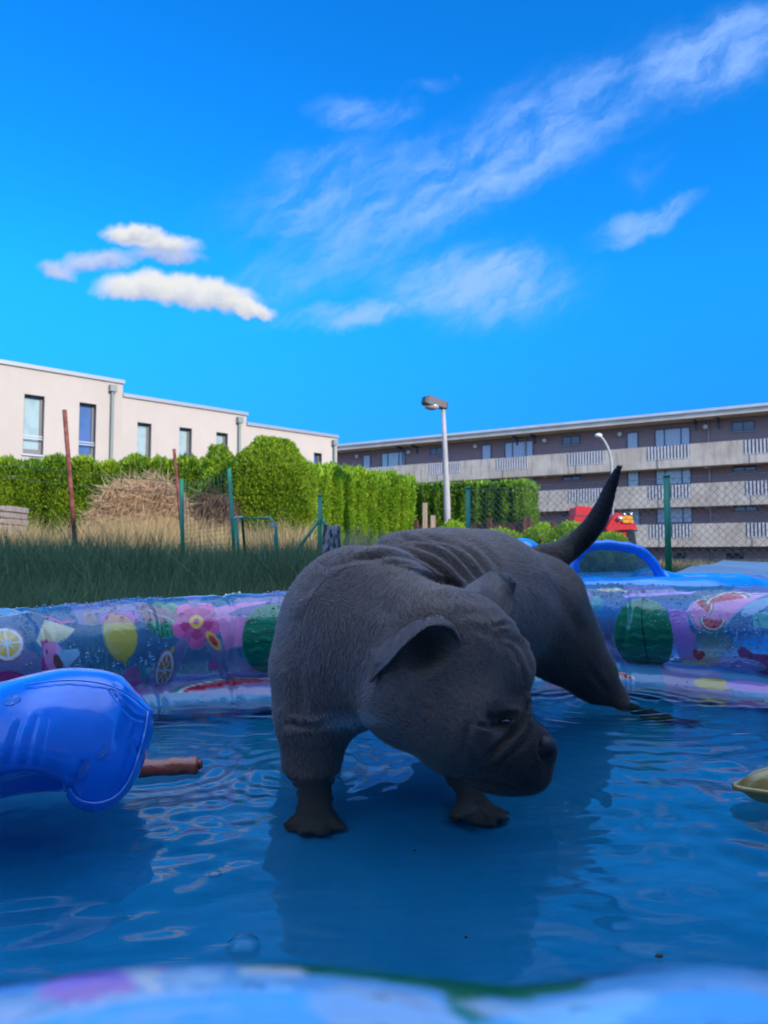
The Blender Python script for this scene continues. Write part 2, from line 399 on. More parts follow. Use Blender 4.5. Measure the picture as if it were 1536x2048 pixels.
m_glass1 = curtglass('green_blind_glass', (.36, .46, .42)); m_glass2 = curtglass('blue_glass', (.06, .12, .28), .06)
m_rail = mat('railing_metal', (.42, .43, .45), .35, metal=.6)
wsecs = [(-160, 243, 727 - 27, 727, 768), (243, 492, 795, 795, 830), (492, 674, 850, 850, 877)]
wins = [[(47, 88, 787, 899, 0), (158, 192, 804, 907, 1), (-60, -12, 770, 890, 0)], [(275, 303, 844, 925, 0), (359, 384, 854, 930, 0), (433, 456, 864, 935, 0)], [(628, 644, 905, 955, 1)]]
pipes = [222, 477, 667]
labs = ['cream rendered end house with the highest flat roof and two tall windows', 'cream rendered middle house of the row with three narrow windows', 'cream rendered lowest house at the far end of the row beside the tall hedge']
for si, (a, b, yt, y0, y1) in enumerate(wsecs):
    sa, sb = WB.at(a, 900)[0], WB.at(b, 900)[0]
    zt = (WB.at(b, y1)[1] + (WB.at(max(a, 0), y0)[1])) / 2 + .0
    h = empty('row_house', (*(WB.O + WB.u * sa)[:2], GZ), labs[si], 'house', 'cream rendered row houses')
    ws = [(WB.at(x0, 850)[0], WB.at(x1, 850)[0], WB.at(x0, ya)[1] - (1.95 if si < 3 else 0), WB.at(x0, ya)[1], k) for x0, x1, ya, yb, k in wins[si]]
    ws.sort(); mb = MB(); D_ = -.28
    ss_ = sorted({sa, sb} | {w[0] for w in ws} | {w[1] for w in ws}); O = WB.O
    q = lambda s_, z_, n_=0.: O + WB.u * s_ + WB.n * n_ + np.array([0, 0, z_])
    for s0, s1 in zip(ss_[:-1], ss_[1:]):
        w = [w for w in ws if abs(w[0] - s0) < 1e-6]
        if w:
            w = w[0]; mb.add([q(s0, GZ), q(s1, GZ), q(s1, w[2]), q(s0, w[2])], [(0, 1, 2, 3)]); mb.add([q(s0, w[3]), q(s1, w[3]), q(s1, zt), q(s0, zt)], [(0, 1, 2, 3)])
            for A_, B_ in [((s0, w[2]), (s0, w[3])), ((s1, w[2]), (s1, w[3])), ((s0, w[3]), (s1, w[3])), ((s0, w[2]), (s1, w[2]))]:
                mb.add([q(*A_), q(*B_), q(*B_, D_), q(*A_, D_)], [(0, 1, 2, 3)], 1)
        else: mb.add([q(s0, GZ), q(s1, GZ), q(s1, zt), q(s0, zt)], [(0, 1, 2, 3)])
    mb.add([q(sa, GZ), q(sa, zt), q(sa, zt, -9), q(sa, GZ, -9)], [(0, 1, 2, 3)]); mb.add([q(sb, GZ), q(sb, zt), q(sb, zt, -9), q(sb, GZ, -9)], [(0, 1, 2, 3)])
    mb.add([q(sa, GZ, -9), q(sa, zt, -9), q(sb, zt, -9), q(sb, GZ, -9)], [(0, 1, 2, 3)])
    mb.build('wall', [m_white, m_rev], h)
    MB().box(O, WB.u, WB.n, (sa - .06 * (si == 0), sb + .05, -9.05, .07, zt + .003, zt + .13)).build('roof_coping', m_cap, h)
    for w in ws:
        f = MB(); s0, s1, z0, z1, k = w; e = .075
        for r in [(s0, s1, D_, D_ + .07, z0, z0 + e + .12), (s0, s1, D_, D_ + .07, z1 - e, z1), (s0, s0 + e, D_, D_ + .07, z0 + e + .12, z1 - e), (s1 - e, s1, D_, D_ + .07, z0 + e + .12, z1 - e)]:
            f.box(O, WB.u, WB.n, r)
        fr = f.build('window', m_wfr, h)
        MB().box(O, WB.u, WB.n, (s0 + e, s1 - e, D_ + .01, D_ + .03, z0 + e + .12, z1 - e)).build('pane', m_glass2 if k else m_glass1, fr)
        MB().box(O, WB.u, WB.n, (s0 - .04, s1 + .04, D_ + .075, .07, z0 - .045, z0 + .002)).build('sill', m_rail, fr)
        if si == 0:
            g = MB()
            for zz in (.52, .60): g.box(O, WB.u, WB.n, (s0 + .01, s1 - .01, -.12, -.09, z0 + zz, z0 + zz + .035))
            g.build('railing', m_rail, fr)
    s_ = WB.at(pipes[si], 850)[0]; o = O + WB.u * s_ + WB.n * .09
    MB().tube([o + [0, 0, GZ + .01], o + [0, 0, zt - .35]], .055, k=8).box(o - WB.u * .12, WB.u, WB.n, (0, .24, -.08, .1, zt - .35, zt - .12)).build('downpipe', m_gp, h, False)
# house behind the camera that keeps the pool in shade
hb = empty('shade_house', (5, -6, GZ), 'plain rendered house standing behind the paddling pool and shading it', 'house')
MB().box((0, 0, 0), (1, 0, 0), (0, 1, 0), (-4, 17, -11, -2.4, GZ, 7.15)).build('wall', m_white, hb)
MB().box((0, 0, 0), (1, 0, 0), (0, 1, 0), (-4.3, 17.3, -11.3, -2.1, 7.153, 7.35)).build('roof', m_cap, hb)

# ------------------------------------------------------------------ leaves
def leafmat(name, c1, c2, trans=.35, rough=.55):
    def b(t, bs):
        a = t.attr('tint'); x, y, z = t.sep(a.outputs['Vector'])
        c = t.mix(x, (*c1, 1), (*c2, 1)); t.L.new(c, bs.inputs['Base Color'])
        tr = t.n('ShaderNodeBsdfTranslucent'); t.L.new(c, tr.inputs['Color'])
        mx = t.n('ShaderNodeMixShader'); mx.inputs[0].default_value = trans
        t.L.new(bs.outputs[0], mx.inputs[1]); t.L.new(tr.outputs[0], mx.inputs[2])
        t.L.new(mx.outputs[0], t.N['Material Output'].inputs['Surface'])
    return mat(name, c1, rough, .25, build=b)
def blades(base, dirs, length, width, tint, bend=None, seg=2):
    """tapering blades: base (n,3), dirs (n,3) unit, returns V,F,attr"""
    n = len(base); side = np.cross(dirs, RNG.normal(size=(n, 3))); side /= np.linalg.norm(side, axis=1)[:, None] + 1e-9
    if bend is None: bend = np.zeros((n, 3))
    L = length[:, None]; w = width[:, None] / 2
    if seg == 1:
        V = np.stack([base - side * w, base + side * w, base + dirs * L + bend], 1).reshape(-1, 3)
        Fc = np.arange(n * 3).reshape(n, 3); k = 3
    elif seg == 0:   # rhombus leaf
        V = np.stack([base, base + dirs * L * .45 + side * w, base + dirs * L + bend, base + dirs * L * .45 - side * w], 1).reshape(-1, 3)
        Fc = np.arange(n * 4).reshape(n, 4); k = 4
    else:
        mid = base + dirs * L * .55 + bend * .35
        V = np.stack([base - side * w, base + side * w, mid + side * w * .75, mid - side * w * .75, base + dirs * L + bend], 1).reshape(-1, 3)
        i = np.arange(n)[:, None] * 5
        Fc = np.concatenate([i + [0, 1, 2], i + [0, 2, 3], i + [3, 2, 4]], 0); k = 5
    A = np.repeat(np.clip(tint, 0, 1), k); A = np.stack([A, A, A, np.ones_like(A)], 1)
    return V, Fc, A
def unit(v): return v / (np.linalg.norm(v, axis=1)[:, None] + 1e-9)

m_thuja = leafmat('thuja_leaf', (.06, .17, .012), (.42, .56, .03))
m_thuja2 = leafmat('thuja_leaf_bright', (.14, .30, .015), (.50, .66, .04))
m_privet = leafmat('privet_leaf', (.06, .16, .02), (.36, .56, .05))
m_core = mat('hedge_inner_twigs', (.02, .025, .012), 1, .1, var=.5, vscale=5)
def hedge(name, A, B, depth, ztop_a, ztop_b, n, leaf, m_leaf, label, cat, spire=.18, lump=.22, zbot=GZ, colw=.55, group=None, gapd=.3):
    A = np.array([A[0], A[1], 0.]); B = np.array([B[0], B[1], 0.]); L = np.linalg.norm(B - A); u = (B - A) / L; nn = np.array([u[1], -u[0], 0]);
    if nn.dot(-A) < 0: nn = -nn
    h = empty(name, (*((A + B) / 2)[:2], GZ), label, cat, group)
    # sample shell: front, top, ends, back
    H = (ztop_a + ztop_b) / 2 - zbot
    areas = np.array([L * H * 1.6, L * depth * 1.5, depth * H, depth * H, L * H * .25]); pick = RNG.choice(5, n, p=areas / areas.sum())
    s_ = RNG.random(n) * L; d = RNG.random(n) * depth; z = RNG.random(n)
    s_[pick == 2] = 0; s_[pick == 3] = L; d[pick == 0] = 0; d[pick == 4] = depth
    zt = ztop_a + (ztop_b - ztop_a) * s_ / L
    colph = s_ / colw; icol = np.floor(colph); rr = np.modf(np.sin(icol * 91.7) * 437.5)[0]
    zt = zt + spire * (.5 - np.abs(colph - icol - .5) * 1.5) + rr * spire * .5
    z = np.where(pick == 1, 1., z); zz = zbot + (zt - zbot) * z
    N = np.zeros((n, 3)); N[pick == 0] = nn; N[pick == 1] = [0, 0, 1]; N[pick == 2] = -u; N[pick == 3] = u; N[pick == 4] = -nn
    pos = A + u * s_[:, None] - nn * d[:, None]; pos[:, 2] = zz
    # rounded edges
    e = np.minimum(s_, L - s_); ins = np.clip(.25 - e, 0, 1)[:, None] * (pick == 0)[:, None]; pos -= nn * ins * .8
    topd = np.clip(.3 - (zt - zz), 0, 1) * (pick != 1); pos -= N * (topd * .6)[:, None]
    lumpv = fbm(pos, 1.6, 3, seed=len(name)) * lump + (.5 - np.abs(colph - icol - .5)) * lump * 1.6 * (pick == 0)
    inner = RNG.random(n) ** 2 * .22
    zr = np.clip((zz - zbot) / (zt - zbot), 0, 1); pos -= nn * ((np.abs(colph - icol - .5) * 2) ** 3 * gapd * np.clip(1.15 - zr, 0, 1) * (pick == 0))[:, None]
    pos += N * (lumpv - inner - .05)[:, None] + RNG.normal(size=(n, 3)) * .03
    gap = fbm(pos, 3.1, 2, seed=3); keep = (gap > -.62) | (RNG.random(n) < .35)
    dirs = unit(N * .75 + np.array([0, 0, .75]) + RNG.normal(size=(n, 3)) * .42)
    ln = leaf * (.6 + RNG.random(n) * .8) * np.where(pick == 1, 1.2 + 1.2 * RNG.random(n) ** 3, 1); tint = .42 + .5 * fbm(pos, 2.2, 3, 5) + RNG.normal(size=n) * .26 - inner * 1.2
    V, Fc, A_ = blades(pos[keep], dirs[keep], ln[keep], ln[keep] * .38, tint[keep], seg=0)
    mesh('foliage', V, Fc, m_leaf, h, attrs={'tint': A_})
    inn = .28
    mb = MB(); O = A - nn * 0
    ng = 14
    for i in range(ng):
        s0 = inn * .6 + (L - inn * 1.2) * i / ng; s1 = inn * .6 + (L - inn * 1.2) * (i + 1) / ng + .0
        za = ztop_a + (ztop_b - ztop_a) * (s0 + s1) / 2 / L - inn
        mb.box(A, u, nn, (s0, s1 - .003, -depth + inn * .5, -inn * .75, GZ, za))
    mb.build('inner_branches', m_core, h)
    return h

def gp(px, Y): q = P(px, 1110, Y); return (q[0], q[1])
def zt_(py, Y): return P(768, py, Y)[2]
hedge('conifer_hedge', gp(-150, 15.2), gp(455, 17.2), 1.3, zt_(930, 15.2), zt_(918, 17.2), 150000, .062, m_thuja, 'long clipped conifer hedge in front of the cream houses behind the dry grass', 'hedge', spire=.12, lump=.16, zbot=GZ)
# rounded conifer bush with its own trunk
def bush(name, c, rx, ry, z0, z1, n, leaf, m_leaf, label, cat, group=None, cone=.0, trunk=True, lump=.16):
    h = empty(name, (c[0], c[1], GZ), label, cat, group)
    th = RNG.random(n) * 2 * np.pi; zz = 1 - RNG.random(n) ** .9
    prof = np.sqrt(np.clip(1 - np.clip((zz - .55) / .45, 0, 1) ** 2.4, 0, 1)) * (.86 + .14 * np.sin(zz * 3)) * (1 - cone * zz)
    N = np.stack([np.cos(th), np.sin(th), np.clip((zz - .6) * 2.2, -.1, 2)], 1); N = unit(N)
    pos = np.stack([c[0] + rx * prof * np.cos(th), c[1] + ry * prof * np.sin(th), z0 + (z1 - z0) * zz], 1)
    lv = fbm(pos, 2.0 / max(rx, .3) * .9, 3, seed=len(label)) * lump + fbm(pos * [1, 1, .35], 6. / max(rx, .5), 2, seed=4) * lump * .5
    inner = RNG.random(n) ** 2 * .3 * rx
    pos += N * (lv - inner)[:, None]
    dirs = unit(N * .7 + [0, 0, .8] + RNG.normal(size=(n, 3)) * .42); ln = leaf * (.6 + RNG.random(n) * .8)
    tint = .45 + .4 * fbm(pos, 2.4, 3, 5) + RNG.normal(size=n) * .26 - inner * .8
    keep = (fbm(pos, 4.1, 2, 8) > -.6) | (RNG.random(n) < .3)
    V, Fc, A_ = blades(pos[keep], dirs[keep], ln[keep], ln[keep] * .4, tint[keep], seg=0)
    mesh('foliage', V, Fc, m_leaf, h, attrs={'tint': A_})
    MB().ball((c[0], c[1], (z0 + z1) / 2 - .1 * (z1 - z0)), 1, squash=(rx * .6, ry * .6, (z1 - z0) * .40)).tube([(c[0], c[1], GZ), (c[0], c[1], z0 + (z1 - z0) * .6)], [.09, .04]).build('trunk', m_core, h, True)
    return h
c = gp(540, 14.4)
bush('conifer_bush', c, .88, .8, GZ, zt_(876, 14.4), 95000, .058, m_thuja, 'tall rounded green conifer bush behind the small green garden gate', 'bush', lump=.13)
c = gp(440, 15.3)
bush('conifer_bush', c, .5, .5, GZ, zt_(893, 15.3), 16000, .07, m_thuja, 'narrow conifer bush joining the long hedge to the tall rounded bush', 'bush')
hedge('bright_hedge', gp(612, 21.6), gp(832, 25.6), 1.2, zt_(934, 21.6), zt_(962, 25.6), 100000, .09, m_thuja2, 'sunlit yellow-green clipped hedge carrying the shadow of the street lamp', 'hedge', spire=.25, lump=.14)
a_, b_ = gp(815, 29.), gp(1050, 26.5)
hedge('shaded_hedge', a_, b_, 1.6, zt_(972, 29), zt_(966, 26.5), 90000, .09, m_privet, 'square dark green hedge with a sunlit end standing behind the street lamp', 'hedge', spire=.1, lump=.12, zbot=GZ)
# low sunlit bushes in front of the plank fence
for px, Y, rx, ytop, lab, mm in [(1088, 12.5, .36, 1047, 'low leafy bush right of the brown plank fence with yellowing leaves', m_thuja2), (1140, 11.5, .34, 1046, 'low bright green bush under the dog tail beside the red truck', m_thuja2),
                             (905, 12., .3, 1046, 'low leafy weed bush at the foot of the street lamp', m_thuja2), (1000, 12.5, .55, 1060, 'wide flat leafy bush in front of the brown plank fence', m_thuja2), (1225, 11., .3, 1066, 'low bright bush below the red truck', m_thuja2), (1180, 10.5, .28, 1078, 'small bright bush between the red truck and the toddler float', m_thuja2)]:
    c = gp(px, Y); bush('low_bush', c, rx, .3, GZ, zt_(ytop, Y), 9000, .045, mm, lab, 'bush', 'low bushes along the fence', lump=.07)

# ------------------------------------------------------------------ plank fence, posts
def woodmat(name, a, b, sc=14):
    def f(t, bs):
        v = t.vm('MULTIPLY', t.co('Object'), (6, 6, .6)); n_ = t.ss(t.noise(v, sc, 6, .7), .3, .7)
        t.L.new(t.mix(n_, (*a, 1), (*b, 1)), bs.inputs['Base Color']); t.L.new(t.bump(n_, .5, .004), bs.inputs['Normal'])
    return mat(name, rough=.9, spec=.15, build=f)
m_dwood = woodmat('dark_brown_planks', (.07, .035, .025), (.15, .075, .05), 3)
m_post = woodmat('pale_wood_post', (.30, .20, .14), (.48, .36, .28), 6)
m_grey = woodmat('weathered_grey_wood', (.10, .09, .09), (.32, .29, .28), 9)
fe = empty('plank_fence', (*gp(940, 15.), GZ), 'low dark brown plank fence in front of the square hedge', 'fence')
Afe, Bfe = np.array([*gp(830, 15.6), 0]), np.array([*gp(1065, 14.4), 0]); u_ = (Bfe - Afe); L_ = np.linalg.norm(u_); u_ /= L_; n_ = np.array([u_[1], -u_[0], 0])
mb = MB(); zz = GZ + .1; zt0 = zt_(1047, 15)
while zz < zt0 - .05: mb.box(Afe, u_, n_, (0, L_, -.02, 0, zz, zz + .13)); zz += .14
mb.build('plank_panel', m_dwood, fe)
for f_ in (.02, .33, .66, .98): MB().box(Afe, u_, n_, (L_ * f_ - .04, L_ * f_ + .04, .003, .08, GZ, zt0 + .1)).build('post', m_dwood, fe)
for px, Y, y1, w, lab in [(850, 14, 1006, .045, 'tall pale wooden stake against the square dark hedge'), (866, 13.3, 1031, .045, 'short pale wooden stake in front of the brown plank fence'), (1050, 13.2, 1034, .04, 'brown wooden stake at the end of the plank fence'), (1108, 12., 1044, .04, 'brown wooden stake between the two low bushes')]:
    c = gp(px, Y); MB().box((c[0], c[1], 0), (1, 0, 0), (0, -1, 0), (-w, w, -w, w, GZ, zt_(y1, Y))).build('x', m_post if px < 900 else m_dwood, bevel=.01)
    o = bpy.context.scene.objects[-1] if False else COL.objects[-1]; o.name = 'wooden_stake'; o.data.name = 'wooden_stake'; tag(o, lab, 'stake', 'wooden stakes by the plank fence')
# weathered stump post
c = gp(661, 4.6); V = []; Fc = []; kk = 20; zs = [GZ, .1, .25, zt_(1062, 4.6), zt_(1053, 4.6)]
for i, z_ in enumerate(zs):
    for j in range(kk):
        th = 2 * math.pi * j / kk; r = .056 * (1 + .16 * math.sin(3 * th + 1) + .09 * math.sin(7 * th)) * (1.08 - .05 * i)
        V.append((c[0] + r * math.cos(th), c[1] + r * math.sin(th), z_ + (.012 * math.sin(2 * th) if i > 2 else 0)))
Fc = [(i * kk + j, i * kk + (j + 1) % kk, (i + 1) * kk + (j + 1) % kk, (i + 1) * kk + j) for i in range(len(zs) - 1) for j in range(kk)] + [tuple((len(zs) - 1) * kk + j for j in range(kk))]
def stumpm(t, bs):
    v = t.vm('MULTIPLY', t.co('Object'), (1, 1, .5)); n_ = t.ss(t.noise(v, 38, 3, .6), .42, .6)
    t.L.new(t.mix(n_, (.35, .31, .31, 1), (.035, .03, .03, 1)), bs.inputs['Base Color']); t.L.new(t.bump(n_, .8, .01), bs.inputs['Normal'])
o = mesh('old_wooden_post', V, Fc, mat('pitted_grey_wood', rough=.9, build=stumpm)); tag(o, 'thick weathered grey wooden post with dark pits just behind the dog', 'post')

# ------------------------------------------------------------------ metal posts, mesh fences, gate
m_gm = mat('green_coated_steel', (.012, .20, .10), .4, .5, var=.15, vscale=5)
m_rust = mat('rusty_steel', (.20, .065, .045), .85, .2, var=.5, vscale=14)
m_wire = mat('green_wire', (.012, .09, .05), .5); m_wire2 = mat('galvanised_wire', (.16, .15, .14), .5, metal=.4)
def wirepost(name, pts, r, m_, lab, cat, group=None):
    b = np.array([pts[0][0], pts[0][1], GZ]); mb = MB().tube([b] + pts[1:], r, k=10)
    o = mesh(name, np.array(mb.V), mb.F, m_, smooth=True, at=tuple(b)); return tag(o, lab, cat, group)
for (a, ya, b, yb, Y, r, lab) in [(129, 820, 150, 1085, 9, .028, 'tall rusty steel post leaning in front of the long conifer hedge'), (348, 898, 367, 1100, 9, .02, 'shorter rusty steel post leaning beside the dark green fence post')]:
    p0, p1 = P(b, yb, Y), P(a, ya, Y); d = (p1 - p0); bottom = p0 - d * (p0[2] - GZ) / d[2]; wirepost('rusty_post', [bottom, p1], r, m_rust, lab, 'post', 'rusty posts in the dry grass')
gf = empty('wire_fence', (*gp(470, 8.4), GZ), 'sagging green square wire fence between leaning posts beside the garden gate', 'fence')
def tubep(par, name, pts, r, m_, k=8): return MB().tube(pts, r, k=k).build(name, m_, par, True)
tubep(gf, 'post', [P(366, 1175, 8.6), P(363, 958, 8.6)], .026, m_gm)
tubep(gf, 'post', [P(474, 1190, 8.3), P(458, 937, 8.3)], .022, m_gm)
def sqmesh(par, a, b, c, d, nu, nv, r, m_, name='wire_mesh', wob=.0):
    """wires across the quad a(bottom left) b(bottom right) c(top right) d(top left)"""
    mb = MB()
    for i in range(nu + 1):
        f = i / nu; p, q = a + (b - a) * f, d + (c - d) * f; mb.tube([p + (q - p) * k_ / 3 + np.array([math.sin(i * 1.3 + k_) * wob, 0, 0]) for k_ in range(4)], r, k=3, cap=False)
    for i in range(nv + 1):
        f = i / nv; p, q = a + (d - a) * f, b + (c - b) * f; mb.tube([p + (q - p) * k_ / 3 + np.array([0, 0, math.sin(i * 1.9 + k_) * wob]) for k_ in range(4)], r, k=3, cap=False)
    return mb.build(name, m_, par)
sqmesh(gf, P(368, 1190, 8.6), P(472, 1190, 8.3), P(459, 945, 8.3), P(364, 968, 8.6), 12, 26, .0022, m_wire, wob=.006)
# thin line wires running to the left
wl = MB()
for y0, y1 in ((900, 965), (925, 990)):
    pts = [P(-60, y0 + 20, 9.4), P(140, y0 + 45, 9.05), P(360, y1, 8.7)]; wl.tube(catmull(pts, 6), .003, k=4)
wl.build('line_wire', m_wire, gf)
gt = empty('garden_gate', (*gp(515, 8.1), GZ), 'small green metal garden gate with square mesh standing ajar', 'gate')
tubep(gt, 'hinge_post', [P(486, 1200, 8.1), P(471, 1035, 8.1)], .02, m_gm)
tubep(gt, 'gate_frame', [P(497, 1190, 8.05), P(484, 1037, 8.05), P(540, 1036, 7.9), P(552, 1050, 7.85), P(556, 1190, 7.85)], .017, m_gm)
sqmesh(gt, P(498, 1190, 8.05), P(555, 1190, 7.85), P(548, 1040, 7.87), P(487, 1040, 8.05), 12, 30, .0018, m_wire)
MB().box(P(545, 1052, 7.85), (1, 0, 0), (0, -1, 0), (-.03, .05, -.02, .02, -.012, .012)).build('latch', m_rail, gt)
MB().tube([P(468, 1036, 8.06), P(486, 1034, 8.06)], .012, k=6).build('hinge', m_rail, gt)
tubep(gt, 'latch_post', [P(552, 1190, 8.4), P(549, 1070, 8.4)], .016, m_gm)
# chain link fence on the right, corner post with braces on the left of it
cf = empty('chain_link_fence', (*gp(1000, 6.6), GZ), 'green posted chain link diamond fence between the pool and the apartment block', 'fence')
C0 = P(640, 995, 8.0); C1 = P(936, 980, 7.1); C2 = P(1333, 957, 6.0); uu = (C2 - C1); C3 = C2 + uu * 1.4
def postat(c, r, m_=None): q = c.copy(); q[2] = GZ; return tubep(cf, 'post', [q, c], r, m_ or m_gm, 12)
postat(C0, .024); postat(C1 + [0, 0, .02], .024); postat(C2 + [0, 0, .02], .026); postat(C3, .024)
for o_, c_ in ((C0, .03), (C1, .03), (C2, .032)): MB().ball(o_ + [0, 0, .02], c_, squash=(1, 1, .5)).build('post_cap', m_gm, cf, True)
tubep(cf, 'brace', [P(641, 1037, 8.0), P(578, 1122, 7.9)], .017, m_gm); tubep(cf, 'brace', [P(641, 1037, 8.0), P(662, 1062, 7.8), P(700, 1130, 7.6)], .015, m_gm)
def diamonds(A, B, zt0, zb0, m_):
    mb = MB(); d = B - A; d[2] = 0; L = np.linalg.norm(d); u = d / L; H = zt0 - zb0; st = .062; n = int((L + H) / st)
    za, zb_ = A[2], B[2]
    for sgn in (1, -1):
        for i in range(n):
            s0 = i * st - (H if sgn > 0 else 0); s1 = s0 + (H if sgn > 0 else -H) if sgn > 0 else s0 - H
            if sgn > 0: x0, z0_, x1, z1_ = i * st - H, 0, i * st, H
            else: x0, z0_, x1, z1_ = i * st, 0, i * st - H, H
            a, b = np.array([x0, z0_]), np.array([x1, z1_]); dd = b - a
            t0, t1 = 0., 1.
            if dd[0] != 0:
                ta, tb = (0 - a[0]) / dd[0], (L - a[0]) / dd[0]; t0 = max(t0, min(ta, tb)); t1 = min(t1, max(ta, tb))
            if t1 <= t0 + .01: continue
            p, q = a + dd * t0, a + dd * t1
            f = lambda w: A * [1, 1, 0] + u * w[0] + np.array([0, 0, zb0 + w[1] * ((za + (zb_ - za) * w[0] / L) - zb0) / H])
            mb.tube([f(p), f(q)], .0016, k=3, cap=False)
    mb.tube([A, B], .0022, k=4); mb.tube([A - [0, 0, .33], B - [0, 0, .33]], .002, k=4)
    return mb.build('chain_link', m_, cf)
diamonds(C1, C2, C1[2], GZ, m_wire2); diamonds(C2, C3, C2[2], GZ, m_wire2)

# ------------------------------------------------------------------ street lamps
m_lp = mat('pale_lamp_post', (.42, .39, .36), .7, .3, var=.15, vscale=2); m_lh = mat('dark_lamp_head', (.045, .045, .05), .5); m_lg = mat('clear_lamp_bowl', (.42, .40, .38), .15, .7)
LY = 20.; lp = P(896, 1060, LY); lt = P(886, 815, LY)
sl_ = empty('street_lamp', (lp[0], lp[1], GZ), 'concrete street lamp with a dark boxy head standing before the square hedge', 'street lamp')
MB().tube([(lp[0], lp[1], GZ), P(894, 1000, LY), P(890, 900, LY), lt], [.10, .09, .07, .055], k=14).build('pole', m_lp, sl_, True)
# head box: tapered, pointing left and a little to the camera
hu = unit(np.array([[-.92, -.35, .14]]))[0]; hn = unit(np.cross(hu, [[0, 0, 1.]]))[0]; hk = np.cross(hn, hu)
if hk[2] < 0: hk = -hk
ho = lt + [0, 0, .02] - hu * .12
V = []
for s_, w, h0, h1 in [(0, .09, -.05, .13), (.05, .11, -.06, .16), (.62, .17, -.07, .21), (.74, .14, -.03, .15)]:
    V += [ho + hu * s_ - hn * w + hk * h0, ho + hu * s_ + hn * w + hk * h0, ho + hu * s_ + hn * w * .8 + hk * h1, ho + hu * s_ - hn * w * .8 + hk * h1]
Fc = [(3, 2, 1, 0), (12, 13, 14, 15)] + [(4 * i + j, 4 * i + (j + 1) % 4, 4 * i + 4 + (j + 1) % 4, 4 * i + 4 + j) for i in range(3) for j in range(4)]
hd = mesh('lamp_head', V, Fc, m_lh, sl_); bv = hd.modifiers.new('bevel', 'BEVEL'); bv.width = .02; bv.segments = 2
MB().ball(ho + hu * .46 - hk * .07, 1, squash=(.22, .15, .10), k=16).build('lamp_bowl', m_lg, sl_, True)
LY2 = 34.; b0 = P(1226, 1100, LY2)
s2 = empty('curved_street_lamp', (b0[0], b0[1], GZ), 'slim curved street lamp seen before the apartment balconies above the dog tail', 'street lamp')
MB().tube([(b0[0], b0[1], GZ)] + list(catmull([P(1225, 1000, LY2), P(1223, 930, LY2), P(1217, 900, LY2), P(1207, 880, LY2), P(1198, 871, LY2)], 5)), .06, k=8).build('pole', m_lp, s2, True)
MB().ball(P(1197, 871, LY2), .15, squash=(1.2, 1, .7)).build('lamp_head', m_lampw, s2, True)

# ------------------------------------------------------------------ red truck
RY = 16.; m_red = mat('red_paint', (.62, .02, .025), .35, .5, var=.1, vscale=4); m_blk = mat('black_rubber', (.02, .02, .02), .7); m_amb = mat('amber_plastic', (.85, .33, .02), .3)
m_chr = mat('chrome_light', (.7, .72, .75), .15, metal=.7)
tr = empty('red_truck', (*gp(1215, RY), GZ), 'small bright red truck with raised hood, round lights and amber beacon behind the tail', 'truck')
def prism(pts, Y0, Y1, m_, name, par, bevel=.02):
    a = [P(x, y, Y0) for x, y in pts]; d = np.array([0, Y1 - Y0, 0]); b = [p + d for p in a]; n = len(pts)
    return MB().add(a + b, [tuple(range(n)), tuple(range(2 * n - 1, n - 1, -1))] + [(i, (i + 1) % n, n + (i + 1) % n, n + i) for i in range(n)]).build(name, m_, par, bevel=bevel)
prism([(1149, 1050), (1155, 1013), (1215, 1020), (1212, 1060)], RY + .3, RY + .9, m_red, 'cargo_box', tr)
prism([(1151, 1031), (1210, 1036), (1210, 1034), (1152, 1028.5)], RY + .285, RY + .3, m_gap, 'panel_seam', tr, 0)
prism([(1215, 1058), (1232, 1027), (1248, 1031), (1252, 1042), (1270, 1049), (1272, 1057), (1238, 1058), (1218, 1062)], RY, RY + .8, m_red, 'cab', tr)
prism([(1240, 1058), (1249, 1057), (1253, 1088), (1243, 1088)], RY + .1, RY + .2, m_red, 'door_pillar', tr)
prism([(1252, 1057), (1268, 1058), (1274, 1092), (1252, 1092)], RY + .2, RY + .24, m_dglass, 'windscreen', tr, 0)
prism([(1222, 1060), (1239, 1058), (1242, 1088), (1230, 1088)], RY + .22, RY + .3, m_wfr, 'side_window', tr, 0)
prism([(1246, 1033), (1262, 1034), (1264, 1043), (1248, 1043)], RY - .04, RY + .1, m_amb, 'beacon', tr, .03)
for x, y, r in ((1240, 1037, .05), (1249, 1029, .035), (1262, 1028, .035), (1241, 1041, .02)):
    MB().ball(P(x, y, RY - .05), r, squash=(1, .5, 1)).build('headlight', m_chr, tr, True)
prism([(1236, 1025), (1264, 1022), (1264, 1025), (1236, 1028)], RY + .02, RY + .1, m_blk, 'light_bar', tr, 0)
prism([(1190, 1060), (1275, 1060), (1275, 1063), (1190, 1063)], RY + .25, RY + 1, m_blk, 'chassis', tr, 0)
for x, Y in ((1175, RY + .35), (1258, RY + .3), (1262, RY + .9)):
    c = gp(x, Y); w_ = MB().tube([(c[0] , c[1] - .09, GZ + .3), (c[0], c[1] + .09, GZ + .3)], .3, k=20).build('wheel', m_blk, tr)
MB().box((*gp(1215, RY + .6), 0), (1, 0, 0), (0, -1, 0), (-.55, .5, -.3, .3, GZ + .25, GZ + .62)).build('undercarriage', m_blk, tr)
